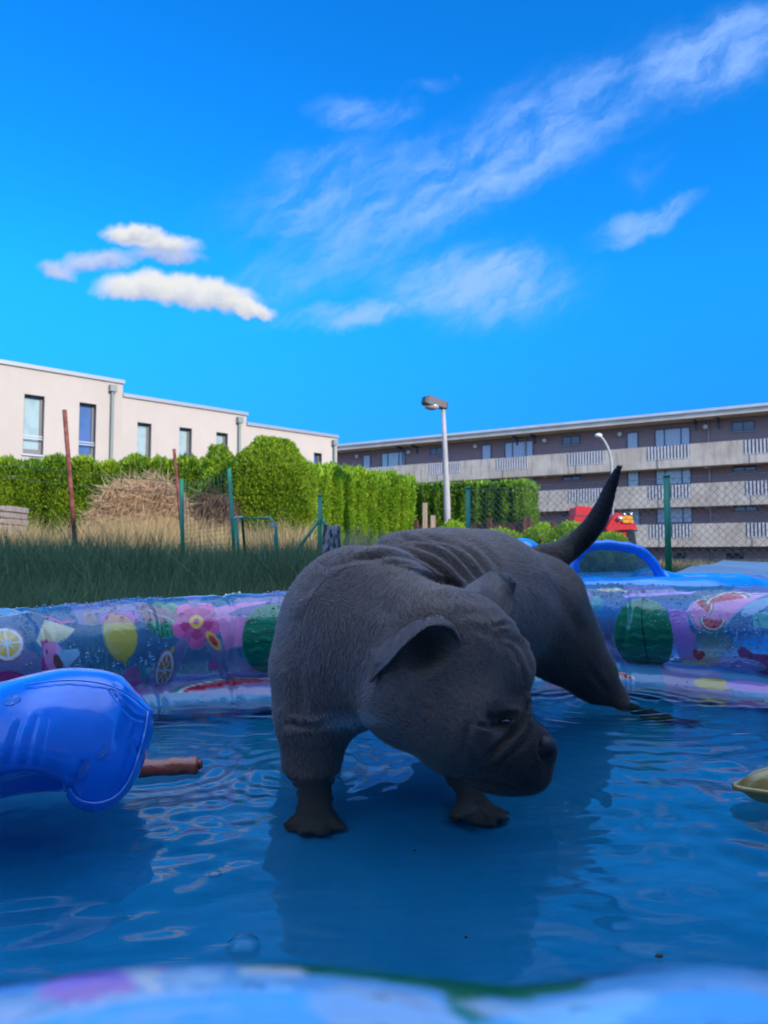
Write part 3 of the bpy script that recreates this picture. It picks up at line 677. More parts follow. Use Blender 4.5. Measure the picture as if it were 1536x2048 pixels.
# grey stacked crates far left
m_pal = woodmat('grey_pallet_wood', (.22, .18, .16), (.45, .38, .33), 5)
for i in range(5):
    q = gp(-6, 11.5); z0 = GZ + i * .165 + (.3 if False else 0)
    z0 = zt_(1062, 11.5) + (i - 1) * .098 - (GZ - GZ)
    if i == 0: r = (-.75, .34, -.3, .3, GZ, z0 + .09)
    else: r = (-.75, .34 - .02 * (i % 2), -.3, .3, z0, z0 + .085)
    o = MB().box((q[0], q[1], 0), (1, 0, 0), (0, -1, 0), r)
    for k_ in range(4): o.box((q[0], q[1], 0), (1, 0, 0), (0, -1, 0), (-.7 + k_ * .27, -.55 + k_ * .27, .303, .32, r[4] + .02, r[5] - .01))
    o = o.build('wooden_pallet', m_pal, bevel=.006)
    tag(o, ['bottom-most grey pallet block hidden in dry grass under the pallet pile', 'second grey pallet from the bottom of the pile', 'middle grey pallet of the pile by the hedge', 'second grey pallet from the top of the pile', 'topmost grey pallet of the pile by the hedge'][i], 'pallet', 'grey wooden pallets piled by the hedge')

# ------------------------------------------------------------------ grass
m_gr = leafmat('shaded_grass', (.035, .075, .03), (.20, .27, .11), .3); m_dry = leafmat('dry_grass', (.30, .20, .085), (.72, .54, .26), .4)
m_heap = leafmat('dry_brush', (.16, .09, .06), (.66, .46, .27), .3)
def field(n, x0, x1, y0, y1, h0, h1, w, m_, name, label, cat, seg=2, lean=.25, mask=None, tint=(.45, .4), hfun=None):
    y = y0 + (y1 - y0) * RNG.random(n) ** .8; x = (x0 + (x1 - x0) * RNG.random(n))
    B = np.stack([x, y, np.full(n, GZ)], 1)
    if mask is not None: k = mask(B); B = B[k]
    n = len(B); cl = fbm(B, 1.7, 3, 2); dirs = unit(np.stack([RNG.normal(size=n) * lean, RNG.normal(size=n) * lean, np.ones(n)], 1))
    L = (h0 + (h1 - h0) * RNG.random(n)) * (1 + .22 * cl)
    if hfun is not None: L = L * hfun(B)
    bend = np.stack([RNG.normal(size=n), RNG.normal(size=n), -np.abs(RNG.normal(size=n)) * .6], 1) * (L * .22)[:, None]
    V, Fc, A_ = blades(B, dirs, L, w * (.6 + RNG.random(n) * .9), tint[0] + tint[1] * cl + RNG.normal(size=n) * .2, bend, seg)
    o = mesh(name, V, Fc, m_, attrs={'tint': A_}); return tag(o, label, cat, kind='stuff')
def vis(B): return (np.abs(B[:, 0]) < B[:, 1] * .62 + .4)
nopool = lambda B: vis(B) & ~((B[:, 0] > -.85) & (B[:, 1] < 1.95)) & ~((B[:, 0] > 0.3) & (B[:, 0] < 3.4) & (B[:, 1] < 4.6)) & ~((B[:, 0] > -1.1) & (B[:, 1] < 1.75))
hl = lambda B: np.where(B[:, 1] < 4.2, .93, 1.0) * np.where(B[:, 0] > .25 * B[:, 1], .82, 1.) 
field(60000, -6, 6, 1.3, 5.2, .24, .40, .007, m_gr, 'grass', 'tall dark green grass in the shade behind the pool', 'grass', mask=nopool, hfun=hl)
field(70000, -7, 7, 4.6, 9.2, .40, .68, .009, m_gr, 'meadow_grass', 'taller green meadow grass between pool and dry grass', 'grass', mask=lambda B: vis(B) & ~((B[:, 0] > 1.0) & (B[:, 1] < 5)), hfun=lambda B: np.where(B[:, 0] > .08 * B[:, 1], .62, 1.0) * (1 + .36 * fbm(B, 1.5, 2, 21)))
left = lambda B: vis(B) & (B[:, 0] < -.13 * B[:, 1] + .35)
field(60000, -9, 1, 8.6, 12.8, .38, .78, .013, m_dry, 'dry_grass', 'sunlit straw yellow dry grass in front of the conifer hedge', 'dry grass', mask=left, hfun=lambda B: (.72 + .75 * np.clip((B[:, 1] - 8.8) / 2.2, 0, 1)) * (1 + .5 * fbm(B, 1.6, 3, 11)), tint=(.6, .25), lean=.16)
field(16000, -2, 9, 9.5, 15, .2, .42, .012, m_dry, 'yellow_grass', 'thin yellow grass along the sunlit bushes', 'grass', mask=lambda B: vis(B) & (B[:, 0] > -.1 * B[:, 1]), tint=(.3, .3))
# dry reed tuft by the old post
n = 260; c = gp(695, 5.6); B = np.stack([c[0] + RNG.normal(size=n) * .05, c[1] + RNG.normal(size=n) * .07, np.full(n, GZ)], 1)
dirs = unit(np.stack([RNG.normal(size=n) * .16 + .05, RNG.normal(size=n) * .16, np.ones(n)], 1)); L = .42 + RNG.random(n) * .32
V, Fc, A_ = blades(B, dirs, L, .012 + RNG.random(n) * .008, .6 + RNG.normal(size=n) * .2, np.stack([L * .12, L * 0, -L * .05], 1), 2)
tag(mesh('dry_reeds', V - np.array([c[0], c[1], GZ]), Fc, m_dry, attrs={'tint': A_}, at=(0, 0, 0)), 'tuft of tall pale reeds standing beside the old grey post', 'reeds').location = (c[0], c[1], GZ)
# brown brush heap hanging below the hedge
def heap(px0, px1, Y, y0, n, name, label, tint, ln=.3, m_=None):
    f = RNG.random(n); x = P(px0, 1000, Y)[0] + (P(px1, 1000, Y)[0] - P(px0, 1000, Y)[0]) * f
    top = zt_(y0, Y) * (1 - .0) - GZ; dome = np.sqrt(np.clip(1 - (2 * f - 1) ** 4, 0.05, 1)); z = GZ + top * dome * RNG.random(n) ** .55
    y = Y + RNG.random(n) ** 2 * .6 + fbm(np.stack([x, x * 0, z], 1), 3, 2) * .15 + (1 - (z - GZ) / top) * -.5
    B = np.stack([x, y, z], 1); d = unit(np.stack([RNG.normal(size=n) * .25, -np.abs(RNG.normal(size=n)) * .3, -np.ones(n) * .8 + RNG.normal(size=n) * .5], 1)); L = ln * (.5 + RNG.random(n))
    V, Fc, A_ = blades(B, d, L, .009 + RNG.random(n) * .009, tint + .3 * fbm(B, 3, 2) + RNG.normal(size=n) * .2, None, 0)
    h = empty(name, (x.mean(), Y + .3, GZ), label, 'brush heap'); mesh('dry_stems', V, Fc, m_ or m_heap, h, attrs={'tint': A_})
    n2 = 10; mb = MB()
    for i in range(n2):
        xa = x.min() + .08 + (x.max() - x.min() - .16) * i / n2; xb = x.min() + .08 + (x.max() - x.min() - .16) * (i + 1) / n2; ff = (i + .5) / n2; dd = math.sqrt(max(.05, 1 - (2 * ff - 1) ** 4))
        mb.box((0, 0, 0), (1, 0, 0), (0, 1, 0), (xa, xb - .003, Y + .15, Y + .75, GZ, GZ + top * dd * .93 - .05))
    mb.build('inner_branches', m_core, h)
heap(180, 385, 12.4, 955, 32000, 'brush_heap', 'mound of dead brown climbing stems leaning on the conifer hedge', .8)
heap(372, 480, 13.2, 985, 9000, 'dark_brush_heap', 'darker heap of dead twigs behind the green wire fence', .0)
# ------------------------------------------------------------------ paddling pool
PATH = catmull([(-.69, 1.30), (-.488, 1.48), (-.21, 1.58), (.155, 1.70), (.50, 1.75), (.82, 1.56), (1.10, 1.17), (1.12, .65), (.85, .26), (.42, .138), (.2, .130), (0, .130), (-.2, .130), (-.42, .138), (-.76, .28), (-.96, .62), (-.90, 1.02)], 60, True)
def resample(pts, step):
    q = np.vstack([pts, pts[:1]]); d = np.r_[0, np.cumsum(np.linalg.norm(np.diff(q, axis=0), axis=1))]; n = int(d[-1] / step); s_ = np.linspace(0, d[-1], n, endpoint=False)
    return np.stack([np.interp(s_, d, q[:, 0]), np.interp(s_, d, q[:, 1])], 1), s_, d[-1]
def path_normals(p):
    t_ = np.roll(p, -1, 0) - np.roll(p, 1, 0); t_ /= np.linalg.norm(t_, axis=1)[:, None]; return np.stack([t_[:, 1], -t_[:, 0]], 1)   # inward for this winding
def inside_dist(XY, poly):
    """signed distance to the closed path, positive inside"""
    out = np.empty(len(XY)); q = poly; d2 = np.full(len(XY), 9.)
    for i in range(0, len(q), 1):
        np.minimum(d2, (XY[:, 0] - q[i, 0]) ** 2 + (XY[:, 1] - q[i, 1]) ** 2, out=d2)
    ins = np.zeros(len(XY), bool)
    for i in range(len(q)):
        x0, y0 = q[i]; x1, y1 = q[(i + 1) % len(q)]
        c = (y0 > XY[:, 1]) != (y1 > XY[:, 1])
        if abs(y1 - y0) > 1e-12: ins ^= c & (XY[:, 0] < (x1 - x0) * (XY[:, 1] - y0) / (y1 - y0) + x0)
    return np.sqrt(d2) * np.where(ins, 1, -1)
PS, _, PL = resample(PATH, .02)

def ring(step, nphi, R, zc, shift, noise_amp, seed):
    p, s_, L = resample(PATH, step); nrm = path_normals(p)
    phi = np.linspace(-math.pi, math.pi, nphi, endpoint=False)
    S, PH = np.meshgrid(s_, phi, indexing='ij')
    zs = zc(p)
    C = np.concatenate([p + nrm * shift, zs[:, None]], 1)
    prof = np.full(S.shape, R)
    base = C[:, None, :] + np.stack([nrm[:, None, 0] * np.sin(PH), nrm[:, None, 1] * np.sin(PH), np.cos(PH)], 2) * R
    fl = base.reshape(-1, 3)
    th = np.stack([S.ravel() * 2 * math.pi / L * 1.0, PH.ravel(), np.zeros(S.size)], 1)
    # wrinkles: gathered creases crossing the tube, strongest on top and near the seams
    ang = S * 60 + 1.2 * np.sin(S * 9 + seed) + PH * 1.6
    wr = np.sin(ang + 2.2 * fbm(fl, 5, 2, seed).reshape(S.shape)) ** 3
    top = np.exp(-(PH / .75) ** 2) + .45 * np.exp(-((np.abs(PH) - 2.0) / .5) ** 2)
    prof = prof + noise_amp * (.6 * wr * top * (.5 + .5 * fbm(fl, 3.1, 2, seed + 1).reshape(S.shape)) + .8 * fbm(fl, 9, 2, seed + 2).reshape(S.shape))
    near = np.exp(-(np.clip(base[..., 1] - .12, 0, 9) / .12) ** 2)
    prof = prof * (1 - near) + R * near
    prof += near * .006 * np.abs(np.sin(S * 38 + 1.4 * np.sin(S * 13))) ** 1.5 * np.exp(-((PH - .1) / 1.3) ** 2) - near * .004
    for sc_, dep in SEAMS:
        ds = S - sc_ - .02 * np.sin(PH * 1.5); prof -= dep * np.exp(-(ds / .006) ** 2) - dep * .45 * np.exp(-((np.abs(ds) - .018) / .009) ** 2)
    V = C[:, None, :] + np.stack([nrm[:, None, 0] * np.sin(PH), nrm[:, None, 1] * np.sin(PH), np.cos(PH)], 2) * prof[..., None]
    n, m_ = S.shape; i = np.arange(n)[:, None]; j = np.arange(m_)[None, :]
    a = i * m_ + j; b = ((i + 1) % n) * m_ + j; c = ((i + 1) % n) * m_ + (j + 1) % m_; d = i * m_ + (j + 1) % m_
    Fq = np.stack([a, d, c, b], 2).reshape(-1, 4)
    return V.reshape(-1, 3), Fq, S.ravel(), (PH * R).ravel(), L
def find_s(px, py, V, S, Q):
    X, Y = proj(V); k = (Q > -.03) & (V[:, 1] > .5)
    d = np.where(k, (X - px) ** 2 + (Y - py) ** 2, 1e9); i = np.argmin(d); return S[i], Q[i], V[i, 1]
SEAMS = []
V0, F0, S0_, Q0, LL = ring(.01, 60, .098, lambda p: .115 + 0 * p[:, 0], 0, 0, 1)
for px in (60, 305, 452, 1238, 700, 980): SEAMS.append((find_s(px, 1230, V0, S0_, Q0)[0], .0035))
ztopf = lambda p: np.interp(p[:, 0], [-.9, -.69, -.488, -.2, .1, .5, .9], [.182, .188, .197, .208, .213, .214, .218]) * np.clip((p[:, 1] - .1) / .5, 0, 1) + (1 - np.clip((p[:, 1] - .1) / .5, 0, 1)) * .200
V, Fq, S, Q, LL = ring(.0027, 224, .098, lambda p: ztopf(p) - .098, 0, .0035, 1)
PAL = dict(lemon=(.50, .40, .06), green=(.0, .17, .075), dgreen=(.0, .10, .05), lgreen=(.02, .27, .14), teal=(.02, .36, .34), pink=(.62, .10, .30), dpink=(.42, .03, .16), lilac=(.46, .22, .60), rose=(.66, .24, .46),
           red=(.55, .02, .05), orange=(.62, .20, .03), white=(.80, .82, .88), yellow=(.72, .45, .05), brown=(.15, .05, .04), sky=(.30, .55, .80), cream=(.70, .62, .35), black=(.01, .01, .01))
PAL = {k_: tuple(min(.92, x * 1.3) for x in v) for k_, v in PAL.items()}
class Paint:
    def __init__(s, S, Q, V): s.S, s.Q, s.V = S, Q, V; s.C = np.zeros((len(S), 4)); s.C[:, :3] = (.14, .58, .98)
    def loc(s, px, py, rot=0, Dm=None, sq=None):
        if sq is None: s0, q0, D = find_s(px, py, s.V, s.S, s.Q)
        else: s0, q0, D = sq; 
        ds = s.S - s0; ds = (ds + LL / 2) % LL - LL / 2; dq = s.Q - q0; c, n = math.cos(rot), math.sin(rot)
        k = np.where((np.abs(ds) < .25) & (np.abs(dq) < .25))[0]; a, b = ds[k], dq[k]; m_ = D / 1450.
        return k, (a * c + b * n) / m_, (-a * n + b * c) / m_         # local coordinates in photo pixels
    def fill(s, k, msk, col, al=.95, soft=1.2):
        """msk = signed pixel distance inside shape"""
        f = np.clip(msk / soft + .5, 0, 1) ; f3 = f[:, None]; col = PAL.get(col, col)
        s.C[k, :3] = s.C[k, :3] * (1 - f3) + np.array(col) * f3; s.C[k, 3] = s.C[k, 3] * (1 - f) + al * f
    def ell(s, px, py, a, b, col, rot=0, al=.95, sq=None):
        k, x, y = s.loc(px, py, rot, sq=sq); s.fill(k, (1 - np.sqrt((x / a) ** 2 + (y / b) ** 2)) * min(a, b), col, al)
    def lemon(s, px, py, a, b, rot=0, sq=None):
        k, x, y = s.loc(px, py, rot, sq=sq); r = np.sqrt((x / a) ** 2 + (y / b) ** 2) + .0; tip = b * 1.25 - np.abs(x) * 2.2 - np.abs(y); d = np.maximum((1 - r) * a, np.minimum(tip * .5, a * .3 - np.abs(x)))
        s.fill(k, d + 2, (.25, .2, .03), .9); s.fill(k, d, 'lemon', .96); s.fill(k, 3 - np.abs(np.hypot(x / a + .1, y / b) - .72) * a - np.clip(x + a * .3, 0, 99), (.62, .55, .22), .9)
    def melon(s, px, py, a, b, rot=0, sq=None, mid=True):
        k, x, y = s.loc(px, py, rot, sq=sq); d = (1 - (np.abs(x / a) ** 2 + np.abs(y / b) ** 2) ** .5) * min(a, b); s.fill(k, d, 'green', .99); ins = d > 3
        for i, yy in enumerate(np.arange(-b * .8, b * .9, b * .27)):
            w = yy + 3 * np.sin(x * .09 + i * 2) + 1.6 * np.sin(x * .21 + i); s.fill(k, np.where(ins, 1.6 + 1.3 * np.sin(x * .12 + i * 3) - np.abs(y - w), -9), 'lgreen', .96)
            s.fill(k, np.where(ins, 1.2 - np.abs(y - w - 9), -9), 'dgreen', .96)
        if mid: s.fill(k, np.where(ins, 1.6 - np.abs(x - 2 - y * .03 - 3 * np.sin(y * .03)), -9), (.0, .03, .02), .98)
    def citrus(s, px, py, a, b, col, rot=0, sq=None):
        k, x, y = s.loc(px, py, rot, sq=sq); r = np.hypot(x / a, y / b); th = np.arctan2(y / b, x / a); m_ = min(a, b)
        s.fill(k, (1.12 - r) * m_, (.40, .08, .06), .9); s.fill(k, (1.0 - r) * m_, 'white', .9); seg = np.abs(np.sin(th * 4)) * r * m_ * .5 - 1.6; s.fill(k, np.minimum((.8 - r) * m_, seg), col, .95)
    def heart(s, px, py, a, col, rot=0, sq=None):
        k, x, y = s.loc(px, py, rot, sq=sq); x, y = x / a, -y / a; s.fill(k, -(((x * x + y * y - .6) ** 3) - x * x * y ** 3) * 40, col, .95)
    def flower(s, px, py, a, sq=None, rot=0.3, c1='pink', c2='dpink'):
        k, x, y = s.loc(px, py, rot, sq=sq); r = np.hypot(x, y) / a; th = np.arctan2(y, x); pr = .55 + .45 * np.abs(np.cos(th * 2.5)) ** .6
        s.fill(k, (pr - r) * a * .7, c1, .96); s.fill(k, (pr * .66 - r) * a * .7 * (np.abs(np.cos(th * 2.5)) > .55), c2, .96)
        s.fill(k, 4.5 - np.abs(r * a - a * .19) * 1.1, 'yellow', .97)
        k, x, y = s.loc(px + a * .62 if sq is None else 0, py + a * .7 if sq is None else 0, .9, sq=None if sq is None else (sq[0] + .02, sq[1] + .02, sq[2])); r2 = np.hypot(x / (a * .42), y / (a * .17))
        s.fill(k, (1 - r2) * 9, 'yellow', .97); s.fill(k, (.62 - r2) * 9, 'red', .97)
    def leaf(s, px, py, a, b, rot, sq=None):
        k, x, y = s.loc(px, py, rot, sq=sq); d = (1 - np.abs(x / a) ** 1.7 - np.abs(y / b) ** 1.4) * b * .6; s.fill(k, d, 'green', .99)
        v = np.abs(((x - np.abs(y) * .8) / 13.) % 1 - .5) * 13; s.fill(k, np.where(d > 2, 2.4 - v, -9), 'lgreen', .95); s.fill(k, np.where(d > 0, 2 - np.abs(y), -9), (.25, .7, .6), .95)
    def slice(s, px, py, a, b, rot=0, sq=None, flip=1):
        k, x, y = s.loc(px, py, rot, sq=sq); y = y * flip; r = np.sqrt((x / a) ** 2 + (y / b) ** 2); m_ = min(a, b); top = -y - 0
        s.fill(k, np.minimum((1 - r) * m_, top), 'green', .96); s.fill(k, np.minimum((.86 - r) * m_, top), 'white', .95); s.fill(k, np.minimum((.77 - r) * m_, top), 'red', .96)
        sd = np.abs(((x + y * 1.3) / 15) % 1 - .5) * 15; se = np.abs((y / 13) % 1 - .5) * 13; s.fill(k, np.where((r < .68) & (top > 2), 2.3 - np.hypot(sd, se * .6), -9), 'black', .95)
    def poly(s, px, py, pts, col, al=.92, sq=None):
        k, x, y = s.loc(px, py, 0, sq=sq); pts = np.array(pts, float) - (px, py); d = np.full(len(x), 1e9); ins = np.zeros(len(x), bool)
        for i in range(len(pts)):
            a, b = pts[i], pts[(i + 1) % len(pts)]; e = b - a; t_ = np.clip(((x - a[0]) * e[0] + (y - a[1]) * e[1]) / (e @ e), 0, 1); d = np.minimum(d, np.hypot(x - a[0] - t_ * e[0], y - a[1] - t_ * e[1]))
            c = (a[1] > y) != (b[1] > y)
            if abs(b[1] - a[1]) > 1e-9: ins ^= c & (x < e[0] * (y - a[1]) / e[1] + a[0])
        s.fill(k, np.where(ins, d, -d), col, al)
pt = Paint(S, Q, V)
# scattered print all round, seen through the clear vinyl and on the near rim
rr = np.random.default_rng(11); sfar0 = find_s(-20, 1230, V, S, Q)[0]; sfar1 = find_s(1560, 1230, V, S, Q)[0]
NEAR0 = S[np.argmin(np.hypot(V[:, 0], V[:, 1] - .13))]
sl0 = 0
while sl0 < LL:
    for q_ in (-.25, -.17, -.09, .0, .09, .18, .27):
        vis_in = ((sl0 - sfar0 + .06) % LL) < ((sfar1 - sfar0) % LL) + .12 and q_ > -.10
        kx = rr.integers(0, 9); s_ = (sl0 + rr.normal() * .015, q_ + rr.normal() * .012, 1.5); r0 = rr.random() * 6
        if vis_in or rr.random() < .55 or abs(((sl0 - NEAR0 + LL / 2) % LL) - LL / 2) < .2: continue
        if kx == 0: pt.lemon(0, 0, 30, 38, r0, sq=s_)
        elif kx == 1: pt.melon(0, 0, 38, 50, r0, sq=s_)
        elif kx == 2: pt.citrus(0, 0, 28, 28, 'orange', r0, sq=s_)
        elif kx == 3: pt.flower(0, 0, 42, sq=s_, rot=r0)
        elif kx == 4: pt.leaf(0, 0, 50, 30, r0, sq=s_)
        elif kx == 5: pt.heart(0, 0, 15, 'pink', r0, sq=s_)
        elif kx == 6: pt.ell(0, 0, 45, 22, 'lilac', r0, .85, sq=s_)
        elif kx == 7: pt.slice(0, 0, 45, 36, r0, sq=s_)
        else: pt.ell(0, 0, 26, 18, 'rose', r0, .85, sq=s_)
    sl0 += .085
# the motifs the photograph shows, from left to right
pt.ell(-5, 1225, 60, 20, 'sky', al=.5); pt.citrus(12, 1286, 30, 34, 'yellow'); pt.ell(30, 1208, 10, 6, 'yellow', .3)
pt.poly(118, 1250, [(65, 1280), (95, 1232), (150, 1262), (130, 1280), (80, 1300)], 'cream', .7); pt.poly(120, 1238, [(86, 1225), (95, 1224), (118, 1246), (145, 1242), (144, 1249), (114, 1254)], 'dpink')
pt.poly(92, 1310, [(84, 1280), (100, 1278), (104, 1350), (84, 1350)], 'dpink'); pt.ell(112, 1315, 20, 36, 'rose', -.3, .8); pt.ell(118, 1325, 9, 18, 'brown', -.45); pt.poly(140, 1318, [(112, 1300), (160, 1298), (163, 1312), (134, 1336)], 'sky', .85)
pt.ell(92, 1302, 2.5, 4, 'black'); pt.ell(180, 1236, 15, 19, 'lgreen', al=.85); pt.poly(225, 1214, [(165, 1208), (270, 1204), (262, 1213), (200, 1219)], 'teal', .7)
pt.ell(240, 1236, 42, 20, 'lilac', al=.75); pt.lemon(242, 1270, 37, 50, -.15); pt.ell(265, 1356, 26, 26, 'pink', al=.75); pt.poly(290, 1350, [(276, 1332), (290, 1330), (308, 1372), (292, 1376)], 'teal', .8)
pt.ell(205, 1351, 13, 5, 'orange'); pt.ell(5, 1360, 40, 18, 'dpink', al=.85)
pt.leaf(328, 1232, 58, 46, .55); pt.flower(393, 1243, 56)
pt.poly(462, 1262, [(430, 1205), (520, 1192), (548, 1196), (470, 1215), (455, 1226), (498, 1232), (500, 1300), (478, 1292), (452, 1300), (440, 1260)], 'rose', .85)
pt.citrus(330, 1340, 20, 40, 'orange', .12); pt.poly(342, 1300, [(338, 1302), (343, 1292), (350, 1295), (345, 1306)], 'yellow'); pt.heart(426, 1334, 14, 'pink', .4)
pt.ell(450, 1192, 55, 7, 'cream', al=.6); pt.melon(548, 1276, 60, 76, mid=False)
pt.poly(1166, 1195, [(1148, 1184), (1170, 1184), (1180, 1200), (1170, 1212)], 'pink'); pt.ell(1192, 1206, 18, 18, 'teal', al=.5)
pt.ell(1225, 1180, 34, 7, 'cream', al=.6); pt.poly(1320, 1186, [(1240, 1192), (1300, 1186), (1390, 1178), (1380, 1186), (1300, 1196), (1245, 1200)], 'lilac', .85)
pt.poly(1362, 1260, [(1332, 1216), (1372, 1218), (1380, 1258), (1392, 1268), (1390, 1325), (1355, 1325), (1345, 1290)], 'lilac', .8)
pt.melon(1286, 1272, 66, 80)
dp = [(1376, 1222), (1384, 1205), (1400, 1190), (1440, 1178), (1520, 1174), (1470, 1225), (1452, 1248), (1425, 1262), (1395, 1255)]
pt.poly(1430, 1215, [(a + (a - 1430) * .09, b + (b - 1215) * .12) for a, b in dp], 'sky', .6); pt.poly(1430, 1215, [(a + (a - 1430) * .03, b + (b - 1215) * .05) for a, b in dp], 'dpink'); pt.poly(1430, 1215, dp, 'rose', .95)
pt.slice(1403, 1214, 24, 26, .7); pt.slice(1452, 1202, 46, 24, -.25); pt.slice(1424, 1238, 28, 26, 3.14 + .1); pt.slice(1470, 1190, 36, 12, -.1)
pt.heart(1397, 1314, 15, 'red', .2); pt.ell(1425, 1350, 40, 20, 'lemon', .2); pt.poly(1515, 1325, [(1480, 1300), (1490, 1290), (1510, 1304), (1600, 1306), (1600, 1380), (1540, 1370), (1498, 1345), (1482, 1325)], 'dpink', .9)
pt.ell(1470, 1330, 60, 20, 'lilac', al=.45); pt.poly(1515, 1240, [(1505, 1230), (1530, 1222), (1560, 1240), (1540, 1258), (1518, 1254), (1512, 1262)], 'teal', .85); pt.ell(1512, 1212, 34, 14, 'sky', -.7, .5); pt.ell(1340, 1350, 18, 14, 'sky', al=.4)
# near rim, out of focus: lilac and green print bands, white highlight streaks painted in
def nears(px): i = np.argmin(np.where((V[:, 1] < .3) & (np.abs(Q) < .01), np.abs(proj(V)[0] - px), 1e9)); return S[i]
for px, q_, a, b, col in [(768, .02, 1100, 170, (.16, .50, .82)), (850, .037, 340, 75, 'green'), (60, .040, 110, 60, 'green'), (30, .030, 110, 120, 'lilac'), (780, .014, 130, 90, (.42, .55, .68)), (960, .026, 40, 120, 'green'), (1010, .022, 50, 40, (.42, .6, .75)), (1470, .045, 70, 30, 'lilac'), (190, .03, 30, 130, 'white'), (330, .026, 60, 60, 'sky'), (470, .030, 60, 40, 'white'), (1240, .02, 130, 60, 'sky')]:
    pt.ell(0, 0, a, b, col, -.5 if px in (190,) else 0, .9, sq=(nears(px), q_, .17))
def vinyl(clear_f, tint, bumps=True):
    def b(t, bs):
        a = t.attr('print'); c = a.outputs['Color']; al = a.outputs['Alpha']
        co = t.co('Object'); n1 = t.noise(co, 26, 3, .6); vo = t.n('ShaderNodeTexVoronoi'); t.put(vo.inputs['Vector'], co); vo.inputs['Scale'].default_value = 95
        vd = t.ss(vo.outputs['Distance'], .05, .30); dropm = t.ss(t.noise(co, 9, 2), .47, .58)
        hgt = t.m('ADD', t.m('MULTIPLY', n1, .8), t.m('MULTIPLY', t.m('MULTIPLY', t.m('SUBTRACT', 1., vd), dropm), .55))
        nb = t.bump(hgt, .55, .006); t.L.new(nb, bs.inputs['Normal']); t.L.new(c, bs.inputs['Base Color'])
        bs.inputs['Roughness'].default_value = .16; bs.inputs['Specular IOR Level'].default_value = .7; bs.inputs['Coat Weight'].default_value = .6; bs.inputs['Coat Roughness'].default_value = .05
        tr = t.n('ShaderNodeBsdfTransparent'); tr.inputs['Color'].default_value = (*tint, 1)
        gl = t.n('ShaderNodeBsdfGlossy'); gl.inputs['Roughness'].default_value = .06; t.L.new(nb, gl.inputs['Normal'])
        fr = t.n('ShaderNodeFresnel'); fr.inputs['IOR'].default_value = 1.5; t.L.new(nb, fr.inputs['Normal'])
        cl = t.n('ShaderNodeMixShader'); t.L.new(fr.outputs[0], cl.inputs[0]); t.L.new(tr.outputs[0], cl.inputs[1]); t.L.new(gl.outputs[0], cl.inputs[2])
        mx = t.n('ShaderNodeMixShader'); t.put(mx.inputs[0], t.m('ADD', t.m('MULTIPLY', al, 1 - clear_f), clear_f)); t.L.new(cl.outputs[0], mx.inputs[1]); t.L.new(bs.outputs[0], mx.inputs[2])
        t.L.new(mx.outputs[0], t.N['Material Output'].inputs['Surface'])
    return b
m_vinyl = mat('printed_clear_vinyl', build=vinyl(.24, (.66, .84, .96)))
pool = empty('paddling_pool', (.1, .9, GZ), 'round inflatable paddling pool of clear blue vinyl printed with fruit and flowers', 'paddling pool')
V_ring, F_ring, Q_ring = V, Fq, Q
mesh('upper_ring', V, Fq, m_vinyl, pool, True, attrs={'print': pt.C})
# lower ring
V2, F2, S2, Q2, _ = ring(.004, 150, .09, lambda p: -.046 + 0 * p[:, 0], .04, .002, 7)
p2 = Paint(S2, Q2, V2); NEAR0 = S[np.argmin(np.hypot(V[:, 0], V[:, 1] - .13))]
sl0 = 0
while sl0 < LL:
    for q_ in (-.2, -.1, .0, .1):
        kx = rr.integers(0, 8); s_ = (sl0 + rr.normal() * .02, q_ + rr.normal() * .02, 1.5); r0 = rr.random() * 6
        if q_ > -.05 and rr.random() < .6: continue
        [lambda: p2.lemon(0, 0, 30, 38, r0, sq=s_), lambda: p2.melon(0, 0, 38, 50, r0, sq=s_), lambda: p2.ell(0, 0, 55, 16, 'sky', 0, .6, sq=s_), lambda: p2.flower(0, 0, 40, sq=s_), lambda: p2.leaf(0, 0, 50, 30, r0, sq=s_), lambda: p2.ell(0, 0, 44, 14, 'teal', 0, .8, sq=s_), lambda: p2.slice(0, 0, 45, 36, r0, sq=s_), lambda: p2.ell(0, 0, 26, 18, 'rose', r0, .8, sq=s_)][kx]()
    sl0 += .1
p2.slice(450, 1372, 120, 24, -.1); p2.poly(340, 1360, [(290, 1375), (300, 1362), (420, 1345), (430, 1352), (340, 1372)], 'lilac', .8); p2.ell(1425, 1368, 40, 14, 'lemon'); p2.slice(1240, 1355, 40, 14, .1); p2.ell(1500, 1372, 50, 14, 'lilac', al=.8)
mesh('lower_ring', V2, F2, mat('printed_vinyl_lower', build=vinyl(.55, (.45, .72, .95))), pool, True, attrs={'print': p2.C})
# valve and inner seam line between the rings
pr, s_, _ = resample(PATH, .02); nr = path_normals(pr)
MB().tube([(*(pr[i % len(pr)] + nr[i % len(pr)] * .045), .026) for i in range(len(pr) + 1)], .003, k=6, cap=False).build('ring_seam', mat('vinyl_seam', (.35, .5, .62), .3), pool, True)
# floor sheet
def floorm(t, bs):
    n_ = t.noise(t.co(), 3, 4, .6); t.L.new(t.mix(t.ss(n_, .3, .7), (.012, .40, .74, 1), (.016, .46, .84, 1)), bs.inputs['Base Color']); t.L.new(t.bump(t.noise(t.vm('MULTIPLY', t.co(), (1, 2.2, 1)), 5, 3, .5), .5, .03), bs.inputs['Normal'])
FL = [(*(p + n * -.02), -.128) for p, n in zip(pr, nr)]
mesh('pool_floor', FL, [tuple(range(len(FL)))[::-1]], mat('blue_vinyl_floor', rough=.3, build=floorm), pool)

